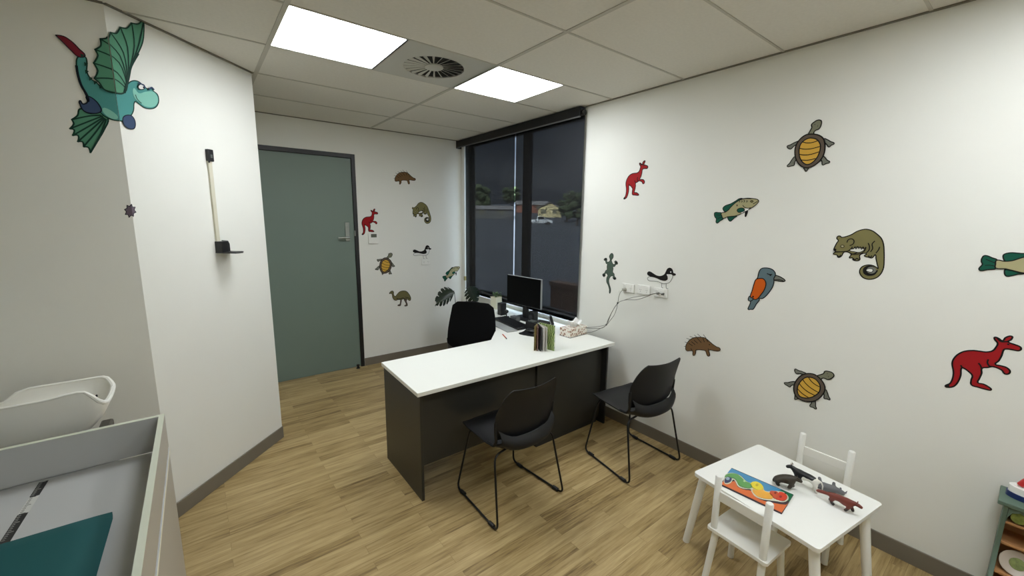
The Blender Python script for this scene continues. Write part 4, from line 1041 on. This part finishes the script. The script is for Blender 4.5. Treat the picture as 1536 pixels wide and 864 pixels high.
# ================================================================ WALL STICKERS
K = {'ink': (22, 20, 19), 'brown': (96, 84, 72), 'gold': (208, 164, 66), 'olive': (124, 118, 76), 'skin': (124, 124, 104), 'fish': (170, 164, 124), 'fin': (20, 84, 66),
     'red': (158, 26, 30), 'blue': (96, 116, 122), 'orange': (204, 92, 20), 'white': (226, 226, 222), 'wall': (233, 233, 226), 'echid': (116, 88, 58), 'gecko': (78, 94, 82), 'emu': (112, 106, 70), 'grey': (120, 122, 112)}
def km(k): return mat('sticker_'+k, K[k], .7, spec=.2)
def ribbon(mb, pts, w, z0, z1, k, closed):
    n = len(pts); L = []; R = []
    for i in range(n):
        if closed: a, b = pts[i-1], pts[(i+1) % n]
        else: a, b = pts[max(0, i-1)], pts[min(n-1, i+1)]
        d = Vector((b[0]-a[0], b[1]-a[1]))
        if d.length < 1e-9: d = Vector((1, 0))
        d.normalize(); nn = Vector((-d.y, d.x))
        L.append(Vector(pts[i])+nn*w/2); R.append(Vector(pts[i])-nn*w/2)
    vs = []
    for i in range(n): vs += [(L[i].x, L[i].y, z0), (R[i].x, R[i].y, z0), (R[i].x, R[i].y, z1), (L[i].x, L[i].y, z1)]
    fs = []
    for i in range(n if closed else n-1):
        a = i*4; b = ((i+1) % n)*4
        fs += [(a+3, a+2, b+2, b+3), (a, a+3, b+3, b), (a+1, b+1, b+2, a+2)]
    if not closed: fs += [(0, 1, 2, 3), ((n-1)*4+3, (n-1)*4+2, (n-1)*4+1, (n-1)*4)]
    mb.add(vs, fs, k)
def ell(cx_, cy_, rx, ry, n=14): return [(cx_+rx*math.cos(2*PI*i/n), cy_+ry*math.sin(2*PI*i/n)) for i in range(n)]
class Design:
    """one sticker motif traced on its wall, kept as flat shapes in metres"""
    def __init__(s, to_wall, crop, scale, centre):
        s.f = lambda p: to_wall(crop[0]+p[0]/scale, crop[1]+p[1]/scale); s.c = s.f(centre); s.layers = []
    def L(s, p): q = s.f(p); return (q[0]-s.c[0], q[1]-s.c[1])
    def fill(s, pts, k, outline=.0055, sub=4, ok='ink'):
        P = cat_rom([s.L(p) for p in pts], sub); s.layers.append(('f', P, k))
        if outline: s.layers.append(('r', P, ok, outline, True))
        return s
    def stroke(s, pts, w=.005, k='ink', sub=4):
        P = cat_rom([s.L(p) for p in pts], sub, False); s.layers.append(('r', P, k, w, False)); return s
    def mesh(s, name):
        mb = MB(); ks = []; z = .0006
        for l in s.layers:
            if l[2] not in ks: ks.append(l[2])
            i = ks.index(l[2])
            if l[0] == 'f': mb.prism(l[1], 0 if z < .001 else z-.0002, z, i)
            else: ribbon(mb, l[1], l[3], z-.0003, z+.0001, i, l[4])
            z += .00022
        o = mb.build(name, [km(k) for k in ks], fix=False); return o
def wr(u, w): p = on_x(u, w); return (-p.y, p.z)
def wfar(u, w): p = on_y(u, w); return (p.x, p.z)
def place(o, M, plane, a, b, rot=0, sc=1):
    loc = Vector((WX-.0004, -a, b)) if plane == 'R' else Vector((a, WY-.0004, b))
    o.matrix_world = Matrix.Translation(loc) @ M @ Matrix.Rotation(rot, 4, 'Z') @ Matrix.Diagonal((sc, sc, 1, 1))
def fit(D, src, dst, to_wall, crop, scale):
    """rotation, scale and place of another copy of the same sticker"""
    A_ = [complex(*D.L(p)) for p in src]; B_ = [complex(*to_wall(crop[0]+p[0]/scale, crop[1]+p[1]/scale)) for p in dst]
    ca = sum(A_)/len(A_); cb = sum(B_)/len(B_)
    q = sum((b-cb)*(a-ca).conjugate() for a, b in zip(A_, B_))/sum(abs(a-ca)**2 for a in A_)
    o = cb-q*ca
    return o.real, o.imag, math.atan2(q.imag, q.real), abs(q)
STK = {}
def sticker(D, name, label, group=None):
    o = D.mesh(name); STK[name] = o; place(o, MR, 'R', *D.c); return tag(o, label, 'wall sticker', group or 'animal wall stickers')
def again(name, D, plane, src, dst, crop, scale, label):
    o = STK[name].copy(); C.objects.link(o); o['label'] = label
    a, b, r, s = fit(D, src, dst, wr if plane == 'R' else wfar, crop, scale)
    place(o, MR if plane == 'R' else MF, plane, a, b, r, s); return o

# turtle
T = Design(wr, (1140, 160), 7.2, (540, 480))
for l in ([(425, 372), (370, 390), (330, 412), (293, 430), (330, 458), (365, 428), (400, 407), (430, 398)], [(690, 348), (725, 355), (765, 378), (803, 398), (770, 418), (745, 436), (722, 410), (700, 388)],
          [(380, 540), (348, 570), (322, 610), (295, 645), (345, 640), (370, 632), (374, 600), (390, 575)], [(668, 528), (702, 548), (727, 578), (755, 600), (715, 615), (678, 630), (670, 590), (652, 562)], [(475, 655), (485, 680), (500, 700), (515, 680), (528, 655)]):
    T.fill(l, 'grey', .005)
T.fill([(525, 310), (545, 260), (562, 225), (558, 195), (590, 165), (630, 145), (664, 155), (662, 200), (640, 240), (605, 256), (585, 275), (578, 312)], 'skin', .0055)
T.fill([(590, 190), (600, 190), (595, 202)], 'ink', 0, 1).fill([(620, 206), (630, 206), (625, 218)], 'ink', 0, 1)
T.fill([(560, 297), (640, 310), (688, 350), (705, 430), (690, 520), (640, 595), (570, 645), (500, 662), (438, 635), (395, 575), (380, 500), (390, 425), (430, 358), (490, 310)], 'brown', .0065)
T.fill([(560, 340), (615, 355), (650, 400), (655, 450), (635, 520), (595, 580), (540, 620), (495, 622), (455, 590), (430, 540), (425, 470), (440, 410), (475, 370), (520, 345)], 'gold', .0055)
for l in ([(465, 383), (510, 393), (570, 388), (628, 368)], [(432, 450), (480, 460), (560, 455), (652, 430)], [(425, 515), (480, 523), (560, 515), (640, 488)], [(440, 575), (500, 580), (560, 572), (602, 560)]): T.stroke(l, .0045)
sticker(T, 'turtle_decal', 'turtle sticker swimming upwards high on the right wall')
again('turtle_decal', T, 'R', [(662, 150), (500, 695), (295, 430), (800, 398), (297, 642), (752, 600)], [(935, 205), (270, 610), (260, 95), (865, 625), (80, 345), (620, 790)], (1170, 545), 11.52, 'turtle sticker tilted right low on the wall above the kids table')
again('turtle_decal', T, 'F', [(662, 150), (500, 695), (295, 430), (800, 398), (297, 642), (752, 600)], [(305, 495), (260, 590), (233, 522), (313, 553), (225, 570), (298, 590)], (490, 220), 3.086, 'turtle sticker on the far wall below the thermostat')
# fish
FI = Design(wr, (1065, 285), 14.4, (560, 420))
FI.fill([(335, 475), (292, 435), (282, 390), (330, 342), (400, 315), (450, 298), (560, 235), (630, 190), (700, 192), (610, 260), (520, 330), (450, 400), (400, 450)], 'fin', .005)
FI.fill([(390, 575), (400, 640), (440, 675), (480, 650), (530, 600), (582, 556), (480, 560)], 'fin', .005)
FI.fill([(775, 460), (818, 445), (795, 540), (768, 580), (760, 540)], 'ink', .003)
FI.fill([(250, 495), (190, 488), (110, 488), (98, 540), (115, 590), (140, 620), (133, 695), (165, 715), (220, 670), (292, 618), (265, 560)], 'fin', .005)
for l in ([(250, 545), (190, 540), (140, 535)], [(265, 590), (210, 600), (170, 625)]): FI.stroke(l, .003)
FI.fill([(250, 500), (330, 480), (400, 435), (450, 375), (520, 305), (600, 245), (700, 198), (800, 178), (900, 182), (1020, 202), (1058, 238), (1035, 280), (960, 350), (860, 410), (760, 470), (660, 522), (560, 558), (440, 572), (380, 580), (290, 612), (262, 560)], 'fish', .005)
FI.fill([(720, 420), (760, 400), (850, 400), (740, 470), (680, 500)], 'white', 0)
FI.fill([(592, 450), (605, 412), (700, 388), (755, 435), (700, 472), (630, 485)], 'fin', .004)
FI.stroke([(715, 330), (740, 365), (790, 388), (850, 392), (885, 378)], .004).stroke([(1040, 238), (1000, 268), (935, 302)], .004).stroke([(630, 195), (720, 190), (800, 182), (900, 188)], .006)
FI.fill(ell(910, 246, 28, 20), 'olive', .0035).fill(ell(593, 332, 16, 22, 8), 'brown', 0)
for q in (640, 690, 740, 800): FI.stroke([(q, 215+abs(q-740)*.2), (q+14, 245), (q-4, 268)], .0035)
sticker(FI, 'fish_decal', 'green finned fish sticker slanting upwards on the right wall near the possum')
again('fish_decal', FI, 'R', [(105, 490), (140, 710), (250, 500), (290, 612), (282, 390), (440, 675)], [(195, 340), (145, 500), (510, 355), (465, 515), (648, 270), (690, 685)], (1456, 360), 12.34, 'large fish sticker running off the right edge above the red kangaroo')
again('fish_decal', FI, 'F', [(105, 490), (140, 710), (1055, 238), (282, 390), (440, 675), (768, 580)], [(618, 690), (655, 770), (915, 530), (680, 635), (748, 728), (855, 660)], (610, 355), 11.52, 'small fish sticker on the far wall above the split-leaf plant')
# possum
PO = Design(wr, (1240, 330), 8.64, (500, 400))
PO.fill([(190, 470), (150, 485), (135, 455), (88, 440), (115, 410), (95, 385), (105, 350), (130, 300), (152, 265), (132, 238), (148, 210), (175, 208), (195, 225), (250, 215), (320, 190), (400, 145), (500, 120), (580, 135), (650, 180), (710, 240), (738, 320), (745, 420), (745, 520), (737, 620), (700, 700), (640, 750), (560, 768), (480, 750), (435, 700), (430, 650), (462, 605), (530, 583), (600, 590), (650, 618), (668, 632), (655, 570), (640, 500), (632, 450), (612, 470), (585, 492), (540, 482), (490, 465), (515, 440), (480, 432), (430, 458), (425, 520), (350, 522), (335, 490), (295, 490), (318, 450), (300, 425), (230, 415)], 'olive', .005, 5)
PO.fill([(300, 392), (345, 372), (400, 350), (480, 372), (480, 395), (420, 418), (360, 410)], 'wall', .003)
PO.fill(ell(555, 652, 85, 62), 'ink', 0).fill(ell(580, 650, 62, 44), 'grey', 0).fill([(600, 640), (590, 672), (550, 672), (512, 650), (550, 630)], 'wall', .003)
PO.stroke([(660, 650), (615, 705), (540, 715), (490, 690), (480, 655)], .006)
PO.stroke([(265, 292), (280, 258), (320, 243), (355, 265), (345, 310), (300, 332)], .0045)
PO.stroke([(330, 345), (345, 378), (370, 345), (382, 378), (405, 340), (418, 372), (440, 345), (455, 382), (475, 345), (488, 372), (512, 350)], .004, sub=2)
for l in ([(540, 298), (556, 340), (550, 390), (515, 425)], [(628, 272), (592, 310), (598, 370), (570, 412)], [(690, 348), (672, 390), (640, 430)], [(112, 412), (200, 410), (280, 400), (335, 355)], [(330, 440), (400, 440), (460, 425), (498, 392), (512, 350)], [(300, 425), (340, 440), (400, 420)], [(140, 455), (165, 475), (185, 450)], [(350, 495), (370, 515), (395, 495), (415, 515)], [(545, 460), (565, 482), (590, 460)]): PO.stroke(l, .0045)
PO.fill(ell(208, 340, 22, 15), 'fish', .003).fill(ell(110, 385, 20, 16, 8), 'ink', 0)
sticker(PO, 'possum_decal', 'olive possum sticker with curled tail on the right wall')
again('possum_decal', PO, 'F', [(150, 220), (540, 125), (555, 652), (390, 520), (150, 480), (742, 520)], [(335, 585), (445, 506), (520, 725), (445, 685), (375, 692), (575, 660)], (580, 245), 8.64, 'small possum sticker with curled tail on the far wall')
# kookaburra
KO = Design(wr, (1110, 395), 10.8, (380, 380))
KO.fill([(185, 600), (165, 655), (130, 735), (140, 750), (175, 745), (212, 745), (265, 660), (310, 570)], 'blue', .0055)
KO.fill([(560, 198), (620, 205), (690, 240), (732, 278), (708, 295), (620, 285), (550, 265)], 'grey', .0055)
KO.fill([(290, 230), (300, 170), (325, 110), (360, 80), (440, 75), (520, 97), (568, 145), (575, 195), (552, 240), (552, 300), (530, 380), (480, 460), (420, 530), (370, 567), (320, 565), (270, 540), (250, 400), (270, 260)], 'blue', .0055)
KO.fill([(135, 590), (160, 530), (200, 550), (215, 580), (165, 612)], 'blue', .005)
KO.fill([(262, 262), (320, 245), (380, 250), (418, 300), (420, 360), (390, 440), (340, 510), (290, 570), (245, 585), (205, 562), (170, 540), (200, 440), (230, 335)], 'orange', .0055)
KO.stroke([(440, 165), (485, 180), (525, 178)], .0045).fill(ell(497, 190, 13, 12, 8), 'ink', 0).stroke([(565, 268), (630, 262), (710, 285)], .004)
KO.fill(ell(215, 540, 15, 15, 8), 'ink', 0)
sticker(KO, 'kookaburra_decal', 'blue-grey bird sticker with an orange wing and long beak')
# kangaroo
KA = Design(wr, (1410, 495), 8.643, (500, 420))
KA.fill([(68, 728), (130, 692), (165, 625), (175, 540), (158, 440), (175, 378), (230, 318), (310, 278), (420, 265), (520, 275), (600, 285), (680, 270), (725, 225), (748, 172), (710, 122), (712, 93), (760, 108), (812, 138), (850, 98), (930, 80), (925, 122), (885, 153), (960, 185), (1035, 215), (1052, 245), (1020, 268), (940, 255), (870, 245), (828, 255), (800, 330), (760, 400), (718, 443), (790, 463), (860, 485), (907, 530), (890, 567), (840, 567), (800, 520), (690, 475), (620, 485), (545, 495), (540, 560), (510, 630), (492, 682), (560, 700), (620, 730), (663, 775), (590, 767), (500, 742), (410, 712), (405, 650), (420, 592), (380, 545), (300, 490), (275, 500), (270, 580), (240, 660), (190, 722), (130, 742)], 'red', .006)
for l in ([(270, 455), (290, 492)], [(498, 428), (525, 460), (540, 500)], [(628, 380), (615, 420), (640, 465), (690, 475)], [(765, 128), (800, 150), (850, 150), (880, 150)], [(870, 180), (900, 188)], [(740, 100), (775, 135)]): KA.stroke(l, .0055)
KA.fill([(70, 728), (110, 705), (120, 738)], 'ink', 0, 2)
sticker(KA, 'kangaroo_decal', 'large red kangaroo sticker leaping low at the right edge of the wall')
ks = [(70, 725), (1050, 245), (710, 105), (930, 88), (895, 560), (660, 775), (408, 705), (162, 430)]
again('kangaroo_decal', KA, 'R', ks, [(75, 790), (515, 200), (368, 130), (458, 80), (440, 490), (345, 710), (238, 705), (112, 470)], (930, 235), 12.34, 'red kangaroo sticker standing upright beside the window')
again('kangaroo_decal', KA, 'F', ks, [(65, 378), (245, 122), (168, 88), (210, 68), (236, 240), (205, 330), (150, 338), (58, 215)], (535, 305), 7.86, 'small red kangaroo sticker above the thermostat on the far wall')
# bird
BI = Design(wr, (955, 395), 14.4, (500, 300))
BI.stroke([(545, 430), (545, 520), (575, 532)], .003).stroke([(642, 430), (642, 540), (682, 543)], .003)
BI.fill([(245, 305), (300, 288), (380, 300), (450, 325), (530, 360), (620, 372), (660, 345), (660, 290), (645, 240), (700, 225), (772, 235), (778, 290), (755, 350), (712, 410), (650, 435), (560, 435), (480, 400), (400, 385), (280, 377), (238, 345)], 'white', .0042, ok='grey')
BI.fill([(232, 220), (250, 185), (290, 178), (350, 212), (430, 262), (520, 275), (600, 240), (640, 170), (668, 120), (712, 98), (757, 115), (785, 160), (792, 205), (848, 240), (790, 262), (760, 237), (700, 232), (648, 238), (668, 290), (665, 350), (610, 372), (530, 360), (450, 325), (380, 300), (300, 282), (245, 250)], 'ink', .003)
BI.fill(ell(740, 187, 13, 15, 8), 'white', 0)
sticker(BI, 'bird_decal', 'black and white bird sticker above the right power outlet')
again('bird_decal', BI, 'F', [(232, 220), (848, 240), (712, 98), (560, 530), (662, 542), (238, 345)], [(108, 250), (422, 210), (352, 150), (298, 375), (352, 372), (118, 318)], (610, 355), 11.52, 'small black and white bird sticker on the far wall above its outlet')
# echidna
EC = Design(wr, (1020, 490), 17.28, (560, 480))
for l in ([(105, 508), (165, 508)], [(125, 395), (195, 415)], [(170, 298), (255, 332)], [(255, 250), (350, 285)], [(372, 213), (445, 275)], [(458, 188), (550, 270)], [(608, 203), (685, 300)]): EC.stroke(l, .003)
EC.fill([(160, 602), (150, 560), (160, 480), (200, 408), (260, 340), (340, 293), (440, 273), (560, 273), (650, 290), (720, 338), (800, 408), (880, 473), (960, 523), (1020, 543), (1050, 590), (1010, 628), (900, 622), (755, 605), (770, 680), (776, 742), (740, 766), (705, 735), (665, 630), (600, 605), (420, 605), (410, 680), (370, 747), (340, 735), (330, 630), (260, 622), (200, 627)], 'echid', .0048)
for l in ([(228, 430), (330, 495)], [(300, 385), (400, 465)], [(368, 345), (465, 430)], [(450, 290), (560, 415)], [(600, 298), (640, 400)], [(690, 325), (738, 395)], [(290, 560), (330, 630)], [(735, 560), (755, 610)]): EC.stroke(l, .0042)
EC.fill(ell(770, 462, 15, 14, 8), 'ink', 0)
sticker(EC, 'echidna_decal', 'brown spiny echidna sticker on the right wall above the visitor chair')
again('echidna_decal', EC, 'F', [(1050, 590), (155, 580), (500, 273), (368, 747), (740, 766)], [(378, 215), (106, 215), (205, 117), (178, 268), (290, 270)], (580, 245), 8.64, 'small echidna sticker, topmost on the far wall')
# gecko
GE = Design(wr, (895, 370), 10.8, (215, 380))
GE.fill([(250, 107), (270, 135), (266, 180), (243, 215), (252, 255), (275, 288), (300, 270), (290, 245), (315, 230), (343, 275), (312, 292), (290, 322), (266, 322), (268, 360), (262, 415), (285, 440), (290, 480), (316, 515), (290, 533), (265, 510), (266, 478), (250, 472), (220, 492), (200, 540), (205, 600), (225, 670), (228, 720), (215, 757), (205, 745), (205, 690), (185, 620), (162, 570), (165, 500), (180, 470), (158, 432), (140, 442), (140, 470), (115, 488), (97, 450), (128, 428), (150, 385), (168, 378), (168, 320), (173, 285), (152, 268), (143, 232), (118, 210), (155, 184), (170, 210), (166, 238), (185, 250), (214, 230), (218, 200), (206, 160), (225, 122)], 'gecko', .0042)
for e_ in ((148, 205), (318, 262), (118, 462), (290, 515)): GE.fill(ell(e_[0], e_[1], 17, 15, 8), 'ink', 0)
sticker(GE, 'gecko_decal', 'slim dark green gecko sticker on the wall beside the window')
# emu (only on the far wall)
EM = Design(wfar, (575, 425), 19.2, (560, 430))
EM.fill([(500, 455), (525, 465), (512, 560), (492, 642), (418, 645), (420, 620), (470, 598), (488, 520)], 'brown', .004)
EM.fill([(598, 450), (670, 470), (665, 520), (692, 590), (690, 645), (618, 658), (610, 638), (650, 610), (636, 550)], 'brown', .004)
EM.fill([(172, 295), (212, 235), (260, 218), (295, 250), (295, 310), (315, 362), (350, 370), (400, 310), (470, 242), (580, 215), (670, 235), (730, 298), (775, 378), (790, 440), (772, 492), (735, 488), (690, 460), (600, 445), (520, 470), (420, 470), (360, 492), (298, 460), (262, 390), (250, 315), (220, 292)], 'emu', .0055)
EM.stroke([(380, 430), (430, 452), (500, 440), (560, 420), (600, 440)], .008).stroke([(620, 400), (690, 410), (760, 440)], .006).fill(ell(245, 255, 10, 10, 8), 'ink', 0)
o = EM.mesh('emu_decal'); place(o, MF, 'F', *EM.c); tag(o, 'small olive emu sticker, lowest on the far wall', 'wall sticker', 'animal wall stickers')

# dragon and star wrap around the wall corner ------------------------------
for k, c in (('dgreen', (86, 144, 116)), ('dgreen_dark', (30, 62, 52)), ('dteal', (78, 148, 144)), ('dpale', (134, 196, 180)), ('dpurple', (62, 80, 112)), ('dred', (124, 36, 50)), ('dstar', (104, 92, 104)), ('dink', (26, 34, 44))): K[k] = c
FLATL = Matrix(((1, 0, 0, 0), (0, 0, -1, 0), (0, 1, 0, 0), (0, 0, 0, 1)))
class Corner(Design):
    """flat print unrolled over the corner: a<0 lies on wall_left, a>0 on wall_angled"""
    def __init__(s, crop, scale): s.crop, s.scale, s.layers = crop, scale, []
    def L(s, p):
        u, w = s.crop[0]+p[0]/s.scale, s.crop[1]+p[1]/s.scale
        q = on_y(u, w, WL)
        if q.x <= CX: return (q.x-CX, q.z)
        q = on_a(u, w); return ((q.x-CX)/q2, q.z)
    def mesh(s, name, base):
        mb = MB(); ks = []; z = .0006
        def side(P, sgn):
            out = []; n = len(P)
            for i in range(n):
                a, b = P[i], P[(i+1) % n]; ia, ib = a[0]*sgn >= 0, b[0]*sgn >= 0
                if ia: out.append(a)
                if ia != ib: t_ = a[0]/(a[0]-b[0]); out.append((0, a[1]+(b[1]-a[1])*t_))
            return out
        for l in s.layers:
            if l[2] not in ks: ks.append(l[2])
            i = ks.index(l[2]); P = l[1]
            polys = []
            if l[0] == 'f': polys = [P]
            else:
                n = len(P); w = l[3]/2
                for j in range(n if l[4] else n-1):
                    a, b = Vector(P[j]), Vector(P[(j+1) % n]); d = b-a
                    if d.length < 1e-7: continue
                    d.normalize(); nn = Vector((-d.y, d.x))*w; e_ = d*w*.35
                    polys.append([tuple(a-nn-e_), tuple(b-nn+e_), tuple(b+nn+e_), tuple(a+nn-e_)])
            for Q in polys:
                for sgn in (-1, 1):
                    q = side(Q, sgn)
                    if len(q) < 3 or abs(sum(q[j-1][0]*q[j][1]-q[j][0]*q[j-1][1] for j in range(len(q)))) < 1e-8: continue
                    M = Matrix.Translation(Vector((CX, WL, 0))-base) @ (FLATL if sgn < 0 else MA)
                    mb.prism(q, 0 if l[0] == 'f' and z < .001 else z-.0002, z, i, M=M)
            z += .0002
        o = mb.build(name, [km(k) for k in ks], fix=False); o.location = base; return o
DR = Corner((75, 20), 3.927)
DR.fill([(180, 562), (240, 590), (290, 580), (342, 618), (322, 680), (282, 750), (238, 822), (238, 822), (226, 790), (198, 787), (198, 787), (192, 757), (163, 757), (163, 757), (166, 720), (133, 720), (133, 720), (143, 687), (116, 680), (116, 680), (140, 652), (128, 626), (128, 626), (162, 602)], 'dgreen', .006, ok='dgreen_dark')
for l in ([(300, 600), (230, 605), (130, 626)], [(310, 605), (220, 640), (118, 680)], [(315, 612), (230, 665), (134, 720)], [(320, 616), (250, 680), (164, 757)], [(325, 620), (270, 700), (198, 786)], [(332, 624), (300, 710), (238, 820)]): DR.stroke(l, .006, 'dgreen_dark')
DR.fill([(165, 258), (205, 255), (218, 290), (218, 345), (240, 385), (275, 410), (320, 450), (365, 468), (430, 472), (450, 425), (478, 400), (515, 400), (548, 425), (575, 447), (600, 437), (605, 455), (632, 480), (637, 525), (612, 558), (560, 558), (520, 532), (497, 520), (490, 570), (476, 600), (440, 632), (380, 630), (330, 612), (290, 580), (240, 560), (220, 500), (185, 425), (163, 360), (156, 310)], 'dteal', .005, ok='dgreen_dark')
DR.fill([(490, 440), (520, 470), (560, 462), (606, 462), (630, 490), (632, 525), (608, 550), (560, 548), (520, 520), (495, 500)], 'dpale', 0)
DR.fill([(215, 490), (250, 500), (290, 540), (300, 580), (240, 590), (200, 575), (178, 540), (178, 515), (195, 535), (222, 522)], 'dpurple', .005, ok='dink')
DR.fill([(430, 610), (470, 600), (492, 620), (500, 655), (490, 680), (455, 677), (430, 650)], 'dpurple', .004, ok='dink')
DR.fill([(310, 560), (370, 580), (400, 620), (345, 612)], 'dpale', 0)
DR.fill([(34, 130), (34, 130), (82, 137), (130, 168), (172, 210), (208, 250), (170, 258), (120, 215), (80, 175)], 'dred', .004, ok='dink')
DR.stroke([(157, 310), (165, 360), (185, 425), (222, 490), (225, 520)], .009, 'dink')
for a, b in ((190, 250), (212, 300), (217, 345), (240, 385), (268, 408), (300, 432)): DR.fill([(a-10, b-12), (a-10, b-12), (a+14, b-2), (a+14, b-2), (a-6, b+14), (a-6, b+14)], 'dgreen_dark', 0, 1)
DR.fill([(546, 30), (546, 30), (548, 100), (540, 170), (512, 237), (470, 312), (455, 380), (432, 468), (330, 455), (290, 408), (262, 385), (262, 385), (283, 340), (258, 295), (258, 295), (283, 250), (266, 215), (266, 215), (300, 193), (297, 152), (297, 152), (335, 148), (350, 112), (350, 112), (385, 118), (407, 82), (407, 82), (445, 88), (473, 57), (473, 57), (515, 62)], 'dgreen', .006, ok='dgreen_dark')
for l in ([(440, 440), (380, 390), (262, 385)], [(442, 430), (390, 350), (262, 297)], [(445, 410), (400, 290), (270, 217)], [(447, 395), (405, 250), (300, 155)], [(450, 380), (425, 230), (350, 115)], [(455, 360), (450, 200), (408, 84)], [(462, 330), (490, 190), (474, 60)], [(470, 310), (520, 170), (545, 34)]): DR.stroke(l, .006, 'dgreen_dark')
DR.stroke([(512, 237), (470, 312), (455, 380), (432, 465)], .011, 'dgreen_dark')
DR.fill(ell(532, 433, 20, 16, 10), 'white', .003).fill(ell(545, 436, 6, 6, 8), 'dink', 0)
DR.stroke([(512, 410), (545, 425), (552, 440)], .006, 'dpurple').stroke([(575, 450), (592, 438), (604, 450)], .008, 'dpurple').stroke([(495, 480), (505, 505), (530, 530)], .004, 'dgreen_dark')
o = DR.mesh('dragon_decal', Vector((CX, WL, 2.35)))
tag(o, 'green winged dragon sticker with a red tail tip bent around the wall corner', 'wall sticker')
SR = Corner((170, 280), 14.4); st = []
for i in range(16):
    a = 2*PI*i/16+.2; r = 128 if i % 2 == 0 else 85
    st += [(365+r*math.cos(a), 522+1.15*r*math.sin(a))]*2
SR.fill(st, 'dstar', .003, 1, ok='dink')
tag(SR.mesh('star_decal', Vector((CX, WL, 1.75))), 'small dark purple star sticker on the wall corner below the dragon', 'wall sticker')

# ================================================================ LIGHT
w = bpy.data.worlds.new('world'); SC.world = w; w.use_nodes = True; nt = w.node_tree; N = nt.nodes; L = nt.links
bg = N['Background']; tc = N.new('ShaderNodeTexCoord'); n = N.new('ShaderNodeTexNoise'); n.inputs['Scale'].default_value = 5; n.inputs['Detail'].default_value = 6
mp = N.new('ShaderNodeMapping'); mp.inputs['Scale'].default_value = (1, 1, 3); L.new(tc.outputs['Generated'], mp.inputs[0]); L.new(mp.outputs[0], n.inputs['Vector'])
r = N.new('ShaderNodeValToRGB'); e = r.color_ramp.elements; e[0].position = .35; e[0].color = (.16, .19, .27, 1); e[1].position = .72; e[1].color = (.42, .46, .56, 1)
L.new(n.outputs['Fac'], r.inputs['Fac']); sz = N.new('ShaderNodeSeparateXYZ'); L.new(tc.outputs['Generated'], sz.inputs[0])
up = N.new('ShaderNodeMapRange'); up.inputs[1].default_value = .28; up.inputs[2].default_value = .6; up.inputs[3].default_value = 0; up.inputs[4].default_value = 1; L.new(sz.outputs['Z'], up.inputs[0])
mx = N.new('ShaderNodeMix'); mx.data_type = 'RGBA'; mx.inputs[7].default_value = (4.2, 4.8, 5.8, 1)
L.new(up.outputs[0], mx.inputs[0]); L.new(r.outputs['Color'], mx.inputs[6])
L.new(mx.outputs[2], bg.inputs['Color']); bg.inputs['Strength'].default_value = 1.6
sun = bpy.data.objects.new('sun', bpy.data.lights.new('sun', 'SUN')); C.objects.link(sun); sun.data.energy = 26; sun.data.angle = .02
sun.rotation_euler = Vector((-.75, -.35, .62)).to_track_quat('Z', 'Y').to_euler()

SC.view_settings.view_transform = 'Standard'; SC.view_settings.look = 'None'
SC.view_settings.exposure = 0; SC.view_settings.gamma = 1
try: SC.view_settings.use_curve_mapping = False
except Exception: pass
SC.cycles.use_denoising = True
SC.cycles.max_bounces = 10; SC.cycles.diffuse_bounces = 6; SC.cycles.transparent_max_bounces = 16
SC.cycles.sample_clamp_indirect = 6
